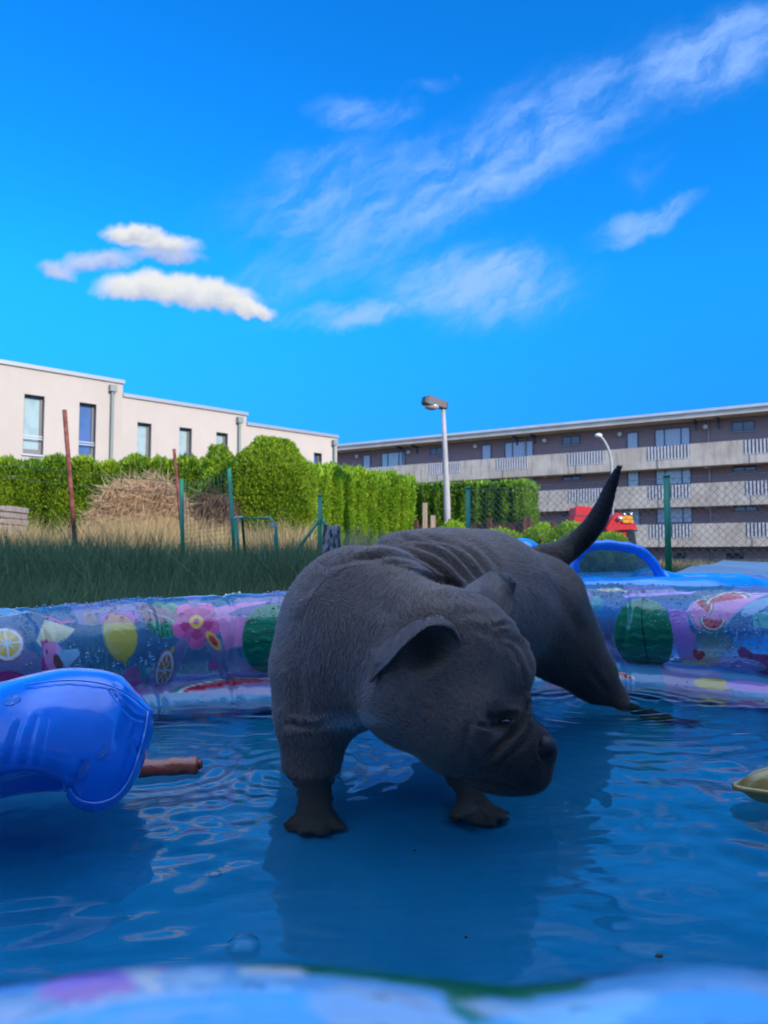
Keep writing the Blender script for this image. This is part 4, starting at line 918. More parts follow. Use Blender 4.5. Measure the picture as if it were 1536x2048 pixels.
# ------------------------------------------------------------------ water
gx = np.arange(-.95, 1.13, .0055); gy = np.arange(.1, 1.72, .0055); GX, GY = np.meshgrid(gx, gy, indexing='ij'); XY = np.stack([GX.ravel(), GY.ravel()], 1)
dpt = inside_dist(XY, PS)
Vw = np.concatenate([XY, np.zeros((len(XY), 1))], 1)
def waves(x, y):
    h = np.zeros_like(x)
    for (cx, cy, lam, amp, dec, ph) in [(-.11, .985, .030, .0014, .10, 0), (.43, 1.42, .040, .0010, .25, 1), (.17, .88, .030, .0006, .16, 2), (-.45, .85, .045, .0009, .3, .5), (-.30, 1.0, .032, .0007, .2, 2.2), (.6, .85, .05, .0009, .3, 3.)]:
        r = np.hypot(x - cx, y - cy); h += amp * np.cos(2 * np.pi * r / lam - ph) * np.exp(-r / dec)
    P3 = np.stack([x, y, 0 * x], 1); h += .0036 * fbm(P3 * [1, 1.5, 1], 6, 2, 4) * (.35 + .65 * np.clip((y - .35) / .5, 0, 1)) + (.0019 + .0012 * np.clip(-x * 3, 0, 1)) * fbm(P3 * [1, 1.7, 1], 15, 2, 5)
    act = np.clip(.55 + .9 * fbm(P3, 3.2, 2, 9), 0.05, 1.3) ; h += .00036 * fbm(P3 * [1, 2.0, 1], 62, 2, 6) * act
    calm = 1 - .45 * np.exp(-(((x - .02) / .17) ** 2 + ((y - .66) / .24) ** 2))
    return h * calm
Vw[:, 2] = waves(XY[:, 0], XY[:, 1])
ny = len(gy); i = np.arange(len(gx) - 1)[:, None]; j = np.arange(ny - 1)[None, :]; a = i * ny + j
Fw = np.stack([a, a + ny, a + ny + 1, a + 1], 2).reshape(-1, 4); keep = (dpt[Fw] > .058).all(1); Fw = Fw[keep]
used = np.unique(Fw); remap = -np.ones(len(Vw), int); remap[used] = np.arange(len(used)); Vt = Vw[used]; Ft = remap[Fw]
# close it: sides and bottom under the floor sheet, so that the water has a body
Vb = Vt.copy(); Vb[:, 2] = -.137; nT = len(Vt)
E = np.concatenate([Ft[:, [0, 1]], Ft[:, [1, 2]], Ft[:, [2, 3]], Ft[:, [3, 0]]]); key = np.sort(E, 1); kk_ = key[:, 0].astype(np.int64) * nT + key[:, 1]; uq, inv, cnt = np.unique(kk_, return_inverse=True, return_counts=True); bd = E[cnt[inv] == 1]
Fs = np.stack([bd[:, 0], bd[:, 0] + nT, bd[:, 1] + nT, bd[:, 1]], 1)
Fall = np.concatenate([Ft, Ft[:, ::-1] + nT, Fs]); 
def waterm(t, bs):
    t.N.remove(bs); g = t.n('ShaderNodeBsdfGlass'); g.inputs['IOR'].default_value = 1.33; g.inputs['Roughness'].default_value = 0; g.inputs['Color'].default_value = (1, 1, 1, 1)
    n_ = t.noise(t.vm('MULTIPLY', t.co(), (1, 2.2, 1)), 38, 2, .5); t.L.new(t.bump(n_, .05, .004), g.inputs['Normal'])
    t.L.new(g.outputs[0], t.N['Material Output'].inputs['Surface'])
    ab_ = t.n('ShaderNodeVolumeAbsorption'); ab_.inputs['Color'].default_value = (.30, .80, .97, 1); ab_.inputs['Density'].default_value = 2.6
    sc_ = t.n('ShaderNodeVolumeScatter'); sc_.inputs['Color'].default_value = (.55, .75, .92, 1); sc_.inputs['Density'].default_value = 2.0; ad_ = t.n('ShaderNodeAddShader'); t.L.new(ab_.outputs[0], ad_.inputs[0]); t.L.new(sc_.outputs[0], ad_.inputs[1])
    t.L.new(ad_.outputs[0], t.N['Material Output'].inputs['Volume'])
m_ = bpy.data.materials.new('pool_water'); m_.use_nodes = True; waterm(NT(m_.node_tree), m_.node_tree.nodes['Principled BSDF'])
ow = mesh('water', np.concatenate([Vt, Vb]), Fall, m_, smooth=True); ow['kind'] = 'structure'
# ------------------------------------------------------------------ soft bodies grown from a distance field
def smin(a, b, k):
    h = np.clip(.5 + .5 * (b - a) / k, 0, 1); return b * (1 - h) + a * h - k * h * (1 - h)
def d_cone(p, a, b, ra, rb):
    ba = b - a; L2 = ba @ ba; h = np.clip(((p - a) @ ba) / L2, 0, 1); q = p - a - h[:, None] * ba
    return np.sqrt((q * q).sum(1)) - (ra + (rb - ra) * h)
def d_ell(p, c, R, r):
    q = (p - c) @ R; k0 = np.sqrt(((q / r) ** 2).sum(1)); k1 = np.sqrt(((q / (r * r)) ** 2).sum(1)); return k0 * (k0 - 1) / (k1 + 1e-9)
def sdf_eval(p, prims):
    d = None
    for pr_ in prims:
        if pr_[0] == 'c': v = d_cone(p, *pr_[1:5])
        else: v = d_ell(p, *pr_[1:4])
        k = pr_[5] if pr_[0] == 'c' else pr_[4]
        if k < 0: d = -smin(-d, v, -k)          # carve
        else: d = v if d is None else smin(d, v, k)
    return d
def nets(prims, lo, hi, h):
    nx = [int((hi[i] - lo[i]) / h) + 1 for i in range(3)]; ax = [lo[i] + h * np.arange(nx[i]) for i in range(3)]
    D = np.empty(nx, np.float32)
    YY, ZZ = np.meshgrid(ax[1], ax[2], indexing='ij'); yz = np.stack([YY.ravel(), ZZ.ravel()], 1)
    for i in range(nx[0]):
        p = np.concatenate([np.full((len(yz), 1), ax[0][i]), yz], 1); D[i] = sdf_eval(p, prims).reshape(nx[1], nx[2])
    s = D < 0; corners = [(a, b, c) for a in (0, 1) for b in (0, 1) for c in (0, 1)]
    sl = lambda A, o: A[o[0]:nx[0] - 1 + o[0], o[1]:nx[1] - 1 + o[1], o[2]:nx[2] - 1 + o[2]]
    cnt = sum(sl(s, o).astype(np.int8) for o in corners); act = (cnt > 0) & (cnt < 8); idx = -np.ones(act.shape, int); idx[act] = np.arange(act.sum())
    cells = np.argwhere(act); acc = np.zeros((len(cells), 3)); n = np.zeros(len(cells))
    for a in range(8):
        for b in range(a + 1, 8):
            ca, cb = np.array(corners[a]), np.array(corners[b])
            if abs(ca - cb).sum() != 1: continue
            ia = cells + ca; ib = cells + cb; da = D[ia[:, 0], ia[:, 1], ia[:, 2]]; db = D[ib[:, 0], ib[:, 1], ib[:, 2]]; cr = (da < 0) != (db < 0)
            t_ = np.where(cr, da / np.where(cr, da - db, 1), 0); acc += np.where(cr[:, None], ca + (cb - ca) * t_[:, None], 0); n += cr
    V = np.array(lo) + h * (cells + acc / n[:, None]); F_ = []
    for ax_ in range(3):
        o1, o2 = [(1, 2), (2, 0), (0, 1)][ax_]; e = np.zeros(3, int); e[ax_] = 1
        A = s; B = np.roll(s, -1, ax_); ch = A != B; ch[tuple(slice(-1, None) if q == ax_ else slice(None) for q in range(3))] = False
        E = np.argwhere(ch); E = E[(E[:, o1] > 0) & (E[:, o2] > 0) & (E < np.array(act.shape)).all(1)]
        if len(E) == 0: continue
        c00 = E.copy(); c10 = E.copy(); c10[:, o1] -= 1; c11 = c10.copy(); c11[:, o2] -= 1; c01 = E.copy(); c01[:, o2] -= 1
        g = lambda c: idx[c[:, 0], c[:, 1], c[:, 2]]; q = np.stack([g(c00), g(c10), g(c11), g(c01)], 1); fl = s[E[:, 0], E[:, 1], E[:, 2]]; q[~fl] = q[~fl][:, ::-1]; F_.append(q)
    F_ = np.concatenate(F_); return V, F_[(F_ >= 0).all(1)]
def subdiv(V, F_):
    n = len(V); E = np.concatenate([F_[:, [0, 1]], F_[:, [1, 2]], F_[:, [2, 3]], F_[:, [3, 0]]]); K = np.sort(E, 1); kk = K[:, 0].astype(np.int64) * n + K[:, 1]; u, inv = np.unique(kk, return_inverse=True)
    em = (V[u // n] + V[u % n]) / 2; fm = V[F_].mean(1); m = len(F_); inv = inv.reshape(4, m).T + n; fc = (n + len(u) + np.arange(m))
    Q = [np.stack([F_[:, i], inv[:, i], fc, inv[:, (i + 3) % 4]], 1) for i in range(4)]; return np.concatenate([V, em, fm]), np.concatenate(Q)
def sgrad(V, prims, e=.0008):
    g = np.stack([sdf_eval(V + np.eye(3)[i] * e, prims) - sdf_eval(V - np.eye(3)[i] * e, prims) for i in range(3)], 1) / (2 * e); return g
def snap(V, prims, it=2):
    for _ in range(it):
        g = sgrad(V, prims); d = sdf_eval(V, prims); V = V - g * (d / ((g * g).sum(1) + 1e-6))[:, None]
    g = sgrad(V, prims); return V, unit(g)
def Cn(a, b, k=.03):
    """limb from (px,py,distance,radius px) to the same"""
    pa, pb = P(*a[:3]), P(*b[:3]); return ('c', pa, pb, a[3] * a[2] / F, b[3] * b[2] / F, k)
def El(px, py, D, rx, ry, rz, rot=0, yaw=0, k=.03):
    """ellipsoid: rx, rz in photo pixels across/up, ry along the view; rot in the picture plane, yaw about the vertical"""
    R = Matrix.Rotation(yaw, 3, 'Z') @ Matrix.Rotation(-rot, 3, 'Y'); return ('e', P(px, py, D), np.array(R), np.array([rx, ry, rz]) * D / F, k)
def crease(V, N, pts, depth, width, kern='groove', facing=True, Dmax=9., Dmin=0.):
    """press (or raise) a soft fold along a line drawn on the body's skin"""
    X, Y = proj(V); pts = np.array(pts, float); d = np.full(len(V), 1e9); along = np.zeros(len(V)); m = len(pts) - 1
    box = (X > pts[:, 0].min() - width * 4) & (X < pts[:, 0].max() + width * 4) & (Y > pts[:, 1].min() - width * 4) & (Y < pts[:, 1].max() + width * 4) & (V[:, 1] < Dmax) & (V[:, 1] > Dmin)
    if facing: view = unit(V - np.array([0, 0, HC])); box &= (N * view).sum(1) < .15
    k = np.where(box)[0]; x, y = X[k], Y[k]; dk = np.full(len(k), 1e9); al = np.zeros(len(k))
    for i in range(m):
        a, b = pts[i], pts[i + 1]; e = b - a; t_ = np.clip(((x - a[0]) * e[0] + (y - a[1]) * e[1]) / (e @ e + 1e-9), 0, 1); di = np.hypot(x - a[0] - t_ * e[0], y - a[1] - t_ * e[1]); nw = di < dk; dk = np.where(nw, di, dk); al = np.where(nw, (i + t_) / m, al)
    end = np.clip(np.minimum(al, 1 - al) * 5, 0, 1) ** .6 if m > 0 else 1
    if kern == 'groove': f = -np.exp(-(dk / width) ** 2) + .45 * np.exp(-((dk - width * 1.9) / width) ** 2)
    elif kern == 'ridge': f = np.exp(-(dk / width) ** 2)
    V = V.copy(); V[k] += N[k] * (f * end * depth)[:, None]; return V
def sm_normals(V, F_):
    a = V[F_[:, 2]] - V[F_[:, 0]]; b = V[F_[:, 3]] - V[F_[:, 1]]; fn = np.cross(a, b); N = np.zeros_like(V)
    for i in range(4): np.add.at(N, F_[:, i], fn)
    return unit(N)

# ------------------------------------------------------------------ the dog
tips = []
prims = [
    # trunk: chest and shoulders to the rump
    Cn((718, 1250, 1.03, 128), (830, 1212, 1.15, 132), .05), Cn((702, 1318, 1.01, 118), (810, 1290, 1.12, 120), .05),
    Cn((830, 1212, 1.15, 130), (900, 1203, 1.22, 130), .05), Cn((900, 1203, 1.22, 130), (965, 1200, 1.30, 124), .05), Cn((965, 1200, 1.30, 124), (1050, 1222, 1.38, 103), .05),
    Cn((668, 1250, 1.04, 88), (662, 1345, 1.01, 87), .05),
    # fore legs
    Cn((632, 1350, 1.00, 78), (625, 1440, .99, 63), .04), Cn((625, 1440, .99, 62), (624, 1520, .985, 54), .03),
    # thigh, shank
    Cn((1075, 1212, 1.38, 96), (1122, 1285, 1.40, 72), .04), Cn((1122, 1285, 1.40, 70), (1178, 1345, 1.42, 46), .04), Cn((1178, 1345, 1.42, 45), (1216, 1392, 1.43, 31), .03),
    # neck to head
    Cn((730, 1225, .99, 128), (850, 1290, .90, 112), .05),
    Cn((760, 1330, .97, 100), (830, 1390, .90, 84), .05),
]
def W_(x, y, z): return np.array([x, y, z])
def wc(a, b, ra, rb, k=.02): return ('c', np.array(a, float), np.array(b, float), ra, rb, k)
prims += [wc(P(624, 1520, .985), (-.088, .955, -.070), .036, .020, .015), wc((-.088, .955, -.070), (-.084, .925, -.108), .020, .025, .015)]
for dx, dy in ((-.026, -.018), (-.009, -.032), (.010, -.032), (.027, -.018)): prims.append(wc((-.084 + dx * .4, .93, -.108), (-.084 + dx, .915 + dy, -.116), .013, .010, .008))
# second fore leg
prims += [wc((.055, 1.04, .10), (.10, 1.02, .01), .052, .040, .04), wc((.10, 1.02, .01), (.112, .985, -.070), .036, .020, .015), wc((.112, .985, -.070), (.118, .965, -.108), .020, .025, .015)]
for dx, dy in ((-.026, -.018), (-.009, -.032), (.010, -.032), (.027, -.018)): prims.append(wc((.118 + dx * .4, .96, -.108), (.118 + dx, .945 + dy, -.116), .013, .010, .008))
# hind foot (heel at the water, foot out to the side) and the other hind leg
hk_ = P(1216, 1392, 1.43)
prims += [wc(hk_, (.505, 1.42, -.085), .030, .021, .02), wc((.505, 1.42, -.085), (.55, 1.39, -.112), .023, .018, .02)]
for dx, dy in ((.012, -.03), (.026, -.022), (.036, -.008)): prims.append(wc((.55, 1.39, -.112), (.55 + dx, 1.39 + dy, -.118), .012, .009, .008))
prims += [wc((.13, 1.36, .16), (.13, 1.46, .03), .085, .042, .04), wc((.13, 1.46, .03), (.12, 1.47, -.06), .036, .022, .02), wc((.12, 1.47, -.06), (.11, 1.44, -.115), .024, .022, .02)]
# tail
tp = [(1080, 1118, 1.40, 26), (1115, 1112, 1.41, 26), (1150, 1090, 1.42, 22), (1182, 1058, 1.43, 19.5), (1204, 1020, 1.44, 17), (1219, 980, 1.45, 13), (1233, 945, 1.455, 7.5), (1248, 914, 1.46, 1.2)]
body_n = len(prims)
tp = catmull(tp, 3)
for a, b in zip(tp[:-1], tp[1:]): prims.append(Cn(a, b, .004))
tail_n = len(prims)
# head
prims += [
    El(905, 1290, .875, 118, 95, 92, math.radians(-18), 0, .035),          # skull
    El(943, 1270, .89, 76, 80, 72, math.radians(-35), 0, .03),             # far side of the crown
    El(985, 1332, .885, 70, 70, 72, math.radians(-20), 0, .03),           # forehead
    El(872, 1398, .855, 118, 80, 108, math.radians(-38), 0, .035),         # cheek
    El(800, 1420, .885, 62, 60, 56, 0, 0, .03),
    Cn((932, 1445, .855, 86), (1008, 1497, .86, 68), .03),                 # muzzle
    Cn((1000, 1462, .865, 50), (1058, 1492, .87, 42), .02),
    Cn((1020, 1508, .866, 66), (1048, 1524, .865, 50), .02),               # lip pad
    Cn((900, 1490, .862, 52), (1010, 1532, .866, 46), .02), Cn((965, 1534, .862, 40), (1062, 1546, .862, 36), .013),                # lower jaw / flews
    Cn((1075, 1490, .868, 28), (1089, 1499, .865, 24), .012),              # nose pad
    El(1024, 1350, .868, 38, 36, 50, math.radians(-20), 0, .02),           # brow ridge
    Cn((1040, 1402, .858, 15), (985, 1522, .846, 25), .014), El(1002, 1420, .852, 46, 26, 18, math.radians(-12), 0, .018), El(985, 1478, .850, 30, 22, 22, 0, 0, .02),
    El(1092, 1398, .868, 20, 60, 11, math.radians(35), 0, -.010),
    # carve the ear hollow and the eye hollow
    El(856, 1300, .80, 58, 52, 40, math.radians(38), 0, -.012),
    El(1008, 1442, .815, 34, 20, 20, math.radians(-15), 0, -.014),
]
head_n = len(prims)
Vd, Fd = nets(prims, (-.22, .70, -.14), (.66, 1.62, .47), .0062)
Vd, Fd = subdiv(Vd, Fd); Vd, Nd = snap(Vd, prims); Vd, Fd = subdiv(Vd, Fd); Vd, Nd = snap(Vd, prims, 1)
# region weights
def region(V):
    db = sdf_eval(V, prims[:body_n]); dh = sdf_eval(V, prims[tail_n:head_n]); dt = sdf_eval(V, prims[body_n:tail_n])
    return db, dh, dt
db, dh, dt = region(Vd); headw = np.clip(.5 + (db - dh) / .03, 0, 1)
# skin folds over the back and neck
folds = [
    ([(705, 1098), (760, 1092), (820, 1104), (868, 1128), (905, 1160), (922, 1175)], .0042, 7),
    ([(740, 1086), (800, 1084), (862, 1100), (905, 1128), (938, 1166)], .0042, 7),
    ([(800, 1078), (850, 1080), (900, 1098), (935, 1130), (958, 1160)], .0034, 6),
    ([(700, 1115), (770, 1112), (835, 1124), (880, 1150), (905, 1166)], .0042, 7),
    ([(760, 1132), (820, 1138), (860, 1152), (886, 1172)], .0042, 7),
    ([(745, 1165), (800, 1150), (850, 1156), (892, 1172)], .0034, 7),
    ([(790, 1185), (840, 1168), (890, 1166), (925, 1180)], .0035, 7),
    ([(640, 1135), (720, 1120), (800, 1128)], .0020, 8),
    ([(850, 1075), (900, 1085), (945, 1110), (975, 1150)], .0024, 6),
    ([(900, 1070), (950, 1090), (985, 1120), (1000, 1150)], .0014, 7),
    ([(600, 1250), (640, 1210), (700, 1190)], .0018, 14), ([(620, 1300), (670, 1250), (740, 1225)], .0016, 14),
    ([(655, 1190), (690, 1260), (720, 1330), (735, 1400)], .0028, 16),
    ([(640, 1330), (690, 1375), (735, 1415)], .0045, 16),
    ([(570, 1445), (620, 1448), (665, 1440)], .003, 7), ([(590, 1330), (598, 1400), (592, 1440)], .0018, 14),
    ([(1060, 1150), (1120, 1200), (1165, 1270)], .0012, 14), ([(1180, 1340), (1215, 1385)], .0012, 8),
]
for pts, dep, w in folds: Vd = crease(Vd, Nd, catmull(pts, 8), dep * 1.7, w * .9, Dmin=.93)
hf = [
    ([(985, 1256), (1010, 1250), (1040, 1266), (1062, 1290)], .0034, 5), ([(1000, 1275), (1030, 1284), (1052, 1312), (1062, 1345)], .0016, 5),
    ([(1020, 1292), (1040, 1330), (1048, 1370)], .0010, 6), ([(940, 1255), (985, 1272), (1005, 1300)], .0010, 8),
    ([(1058, 1400), (1040, 1450), (1000, 1490), (955, 1525)], .0040, 7),       # long fold from the eye down the muzzle
    ([(1062, 1450), (1052, 1480), (1020, 1510), (985, 1540)], .0028, 6),
    ([(940, 1440), (935, 1480), (938, 1520), (945, 1545)], .0020, 8), ([(955, 1450), (985, 1452), (1020, 1440)], .0026, 5),
    ([(915, 1555), (945, 1562), (985, 1568), (1035, 1572)], .0030, 4),          # lip line
    ([(900, 1240), (940, 1225), (985, 1235)], .0010, 9), ([(860, 1200), (920, 1195), (980, 1212)], .0012, 9),
    ([(800, 1370), (820, 1430), (860, 1480)], .0018, 12), ([(905, 1530), (925, 1500), (930, 1450)], .0018, 9),
    ([(1085, 1478), (1078, 1500), (1088, 1522)], .0022, 4),
]
Nh = sm_normals(Vd, Fd)
if (Nh * Nd).sum() < 0: Nh = -Nh; Fd = Fd[:, ::-1].copy()
for pts, dep, w in hf: Vd = crease(Vd, Nh, catmull(pts, 8), dep, w, Dmax=.96)
Vd = crease(Vd, Nh, catmull([(1056, 1385), (1058, 1405), (1048, 1448), (1020, 1488), (980, 1532)], 8), .0020, 6, 'ridge', Dmax=.93)
Vd = crease(Vd, Nh, catmull([(1000, 1258), (1018, 1256), (1046, 1274), (1060, 1296)], 8), .0030, 5, 'ridge', Dmax=.95)
Vd = crease(Vd, Nh, catmull([(936, 1470), (934, 1510), (942, 1552)], 8), .0030, 5, 'ridge', Dmax=.93)
# brows, lip edge
Vd = crease(Vd, Nh, catmull([(975, 1425), (1005, 1418), (1040, 1420)], 6), .0035, 6, 'ridge', Dmax=.93); Vd = crease(Vd, Nh, catmull([(985, 1446), (1008, 1450), (1030, 1445)], 6), .003, 4, 'ridge', Dmax=.93)
Vd += Nh * (.0012 * fbm(Vd, 30, 2, 3) + .0022 * fbm(Vd, 12, 2, 5))[:, None] * (1 - .6 * headw)[:, None]
Nd = sm_normals(Vd, Fd)
def coat(V):
    db, dh, dt = region(V); X, Y = proj(V); w = lambda d: np.exp(-np.clip(d, 0, 1) / .012)[:, None]
    c = np.tile(np.array([.240, .163, .128]), (len(V), 1)); c *= (1 + .12 * fbm(V, 18, 3, 2))[:, None]
    rear = np.clip((V[:, 0] * .6 + V[:, 1] * .8 - 1.15) / .15, 0, 1)[:, None]; c = c * (1 - rear * .55) * np.array([1, 1, 1]); c = c * (1 - rear) + c * np.array([1.0, .93, .88]) * rear  # rump browner; shade behind the head also put into the coat colour
    tw = np.clip(1 - dt / .01, 0, 1)[:, None] * np.clip((V[:, 0] - .34) / .05, 0, 1)[:, None]; c = c * (1 - tw) + np.array([.010, .009, .010]) * tw
    # dark muzzle mask
    nose = P(1050, 1500, .865); m_ = np.clip(1.3 - np.linalg.norm((V - nose) / [1, 1.1, 1], axis=1) / .085, 0, 1)[:, None] * (headw_of(db, dh))[:, None]; c = c * (1 - m_ * .90)
    eye = P(1000, 1445, .84); m_ = np.exp(-(np.linalg.norm(V - eye, axis=1) / .026) ** 2)[:, None]; c *= 1 - .55 * m_  # shade of the eye socket painted into the coat
    ear = P(862, 1300, .83); m_ = np.exp(-(np.linalg.norm(V - ear, axis=1) / .030) ** 2)[:, None]; c *= 1 - .75 * m_; wet = np.clip(.006 - V[:, 2], 0, .012)[:, None] / .012; c = c * (1 - .30 * wet)  # ear hollow's shade tinted into the colour; submerged legs wet and darker
    wh = np.exp(-(((X - 690) / 55) ** 2 + ((Y - 1443) / 16) ** 2))[:, None] * (V[:, 2] > .02)[:, None]; c = c * (1 - wh) + np.array([.5, .5, .5]) * wh
    return c
def headw_of(db, dh): return np.clip(.5 + (db - dh) / .03, 0, 1)
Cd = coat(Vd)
# ears: thin folded flaps joined into the same skin
def flap(rows, thick, nu=9, nv=14):
    G = np.array([[P(*q) for q in r] for r in rows]); A = np.array([catmull(G[i], nu) for i in range(len(G))]); B = np.array([catmull(A[:, j], nv) for j in range(A.shape[1])]).transpose(1, 0, 2)
    r_, c_ = B.shape[:2]; du = np.gradient(B, axis=1); dv = np.gradient(B, axis=0); N = np.cross(du, dv); N /= np.linalg.norm(N, axis=2)[..., None] + 1e-9
    uu = np.linspace(-1, 1, c_)[None, :]; vv = np.linspace(0, 1, r_)[:, None]; th = thick * np.sqrt(np.clip(1 - uu ** 6, 0, 1)) * np.sqrt(np.clip(1.02 - vv ** 8, 0, 1))
    B = B + N * (.0012 * np.sin(uu * 5 + vv * 7))[..., None]
    top, bot = B + N * th[..., None], B - N * th[..., None]; V = np.concatenate([top.reshape(-1, 3), bot.reshape(-1, 3)]); n = r_ * c_
    i = np.arange(r_ - 1)[:, None]; j = np.arange(c_ - 1)[None, :]; a = (i * c_ + j); q = np.stack([a, a + 1, a + c_ + 1, a + c_], 2).reshape(-1, 4)
    Fq_ = [q, q[:, ::-1] + n]; ed = [(i_, 0) for i_ in range(r_)] + [(r_ - 1, j_) for j_ in range(1, c_)] + [(i_, c_ - 1) for i_ in range(r_ - 2, -1, -1)] + [(0, j_) for j_ in range(c_ - 2, 0, -1)]
    id_ = np.array([a_ * c_ + b_ for a_, b_ in ed]); nx_ = np.roll(id_, -1); Fq_.append(np.stack([id_, nx_, nx_ + n, id_ + n], 1)); return V, np.concatenate(Fq_)
E1 = flap([[(862, 1218, .915), (888, 1226, .875), (915, 1262, .832), (925, 1300, .82)], [(838, 1214, .90), (862, 1218, .86), (888, 1236, .822), (905, 1258, .806)], [(795, 1250, .885), (815, 1242, .855), (840, 1244, .822), (858, 1250, .80)],
           [(762, 1283, .868), (776, 1277, .85), (795, 1280, .826), (808, 1288, .806)], [(746, 1301, .856), (756, 1308, .842), (768, 1318, .826), (778, 1326, .812)], [(748, 1330, .846), (751, 1334, .840), (756, 1339, .833), (761, 1343, .826)], [(741, 1364, .838), (742, 1364, .836), (743, 1364, .834), (744, 1363, .832)]], .0020)
E2 = flap([[(905, 1206, .91), (950, 1222, .885), (990, 1238, .88), (1014, 1252, .885)], [(926, 1182, .945), (958, 1190, .915), (992, 1204, .90), (1020, 1224, .90)], [(953, 1160, .975), (978, 1164, .945), (1002, 1176, .92), (1026, 1196, .915)],
           [(976, 1148, .975), (994, 1150, .955), (1012, 1160, .93), (1029, 1178, .91)], [(1000, 1150, .945), (1010, 1153, .935), (1021, 1160, .915), (1030, 1168, .90)], [(1014, 1157, .92), (1020, 1159, .915), (1026, 1163, .905), (1031, 1166, .895)]], .0020)
Vall, Fall_, Call = [Vd], [Fd], [Cd]; off = len(Vd)
for Ve, Fe in (E1, E2): Vall.append(Ve); Fall_.append(Fe + off); off += len(Ve); Call.append(np.tile([.20, .150, .130], (len(Ve), 1)))
VD, FD, CD = np.concatenate(Vall), np.concatenate(Fall_), np.concatenate(Call)
def furmat(name, hair=False):
    def b(t, bs):
        a = t.attr('coat'); c = a.outputs['Color']; t.L.new(c, bs.inputs['Base Color']); bs.inputs['Roughness'].default_value = .55 if hair else .7; bs.inputs['Specular IOR Level'].default_value = .35 if hair else .2
        bs.inputs['Sheen Weight'].default_value = .25; bs.inputs['Sheen Roughness'].default_value = .4
        if not hair: t.L.new(t.bump(t.noise(t.co(), 260, 3, .6), .4, .002), bs.inputs['Normal'])
    return mat(name, build=b)
dog_at = (.12, 1.1, -.12)
bpy.context.view_layer.update()
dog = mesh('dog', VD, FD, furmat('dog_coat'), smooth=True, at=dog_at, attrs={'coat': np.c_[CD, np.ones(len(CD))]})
tag(dog, 'grey-brown puppy with wrinkled back standing in the pool, head lowered to the water', 'dog')
# fur: short hairs laid along the body
def grow(V, F_, C, n, lenf, name, upright=.38):
    a = V[F_[:, 0]]; b = V[F_[:, 1]]; c = V[F_[:, 2]]; d = V[F_[:, 3]]; fn = np.cross(c - a, d - b); ar = np.linalg.norm(fn, axis=1) / 2; cen = (a + b + c + d) / 4
    fn = unit(fn); view = unit(cen - np.array([0, 0, HC])); w = ar * np.where((fn * view).sum(1) < .25, 1, .12) * (cen[:, 2] > .002)
    k = RNG.choice(len(F_), n, p=w / w.sum()); u, v = RNG.random((2, n)); p = (a[k] * ((1 - u) * (1 - v))[:, None] + b[k] * (u * (1 - v))[:, None] + c[k] * (u * v)[:, None] + d[k] * ((1 - u) * v)[:, None]); N = fn[k]
    return p, N, C[F_[k, 0]]
def flow(p):
    db, dh, dt = region(p); hw = headw_of(db, dh)[:, None]; f = np.tile(np.array([.45, .62, -.55]), (len(p), 1))
    low = np.clip((.10 - p[:, 2]) / .08, 0, 1)[:, None]; f = f * (1 - low) + np.array([0.05, 0.0, -1.]) * low
    rear = np.clip((p[:, 0] * .6 + p[:, 1] * .8 - 1.2) / .15, 0, 1)[:, None]; f = f * (1 - rear) + np.array([.45, .1, -.85]) * rear
    nose = P(1090, 1498, .865); hd_ = unit(p - nose) + np.array([0, 0, -.15]); f = f * (1 - hw) + hd_ * hw
    tw = np.clip(1 - dt / .012, 0, 1)[:, None] * (p[:, 0] > .36)[:, None]; f = f * (1 - tw) + np.array([.45, .1, .85]) * tw
    f = f + .35 * np.stack([fbm(p, 9, 2, 1), fbm(p, 9, 2, 2), fbm(p, 9, 2, 3)], 1); return f, hw[:, 0], tw[:, 0]
NH = 300000
p, N, c = grow(Vd, Fd, Cd, NH, None, 'fur'); f, hw, tw = flow(p)
tdir = f - N * (f * N).sum(1)[:, None]; tdir = unit(tdir) + RNG.normal(size=(len(p), 3)) * .13
up = .36 + .1 * RNG.normal(size=len(p)); dirs = unit(tdir + N * up[:, None]); L = (.0082 - .0022 * hw - .002 * tw) * (.6 + .7 * RNG.random(len(p)))
cv = c * (.5 + 1.15 * RNG.random(len(p)))[:, None]
side = unit(np.cross(dirs, N)); w = (.00042 * (.7 + .6 * RNG.random(len(p))))[:, None]
V = np.stack([p - N * .0006 - side * w, p - N * .0006 + side * w, p + dirs * L[:, None] - N * (L * .10)[:, None]], 1).reshape(-1, 3)
# ears get hair too
for (Ve, Fe) in (E1, E2):
    pe, Ne, _ = grow(Ve, Fe, np.tile([.20, .150, .130], (len(Ve), 1)), 9000, None, 'e'); base = P(900, 1260, .87) if Ve is E1[0] else P(975, 1220, .93)
    fe_ = unit(pe - base); te = unit(fe_ - Ne * (fe_ * Ne).sum(1)[:, None]) + RNG.normal(size=(len(pe), 3)) * .12; de = unit(te + Ne * .3); Le = .0035 + .002 * RNG.random(len(pe)); se = unit(np.cross(de, Ne)); we = .00028
    V = np.concatenate([V, np.stack([pe - se * we, pe + se * we, pe + de * Le[:, None]], 1).reshape(-1, 3)]); cv = np.concatenate([cv, np.tile([.22, .165, .145], (len(pe), 1)) * (.7 + .6 * RNG.random(len(pe)))[:, None]])
CF = np.repeat(cv, 3, 0); CF = np.c_[CF, np.ones(len(CF))]
mesh('fur', V, np.arange(len(V)).reshape(-1, 3), furmat('dog_fur', True), dog, attrs={'coat': CF}, smooth=False)
def on_skin(px, py, back=.002, rad=7):
    X, Y = proj(Vd); k = np.where(np.hypot(X - px, Y - py) < rad)[0]; k = k[np.argmin(Vd[k, 1])]; return P(px, py, Vd[k, 1] + back)
m_nose = mat('wet_black_nose', (.012, .012, .014), .5, .4, bump=.5, bscale=420, bdist=.001)
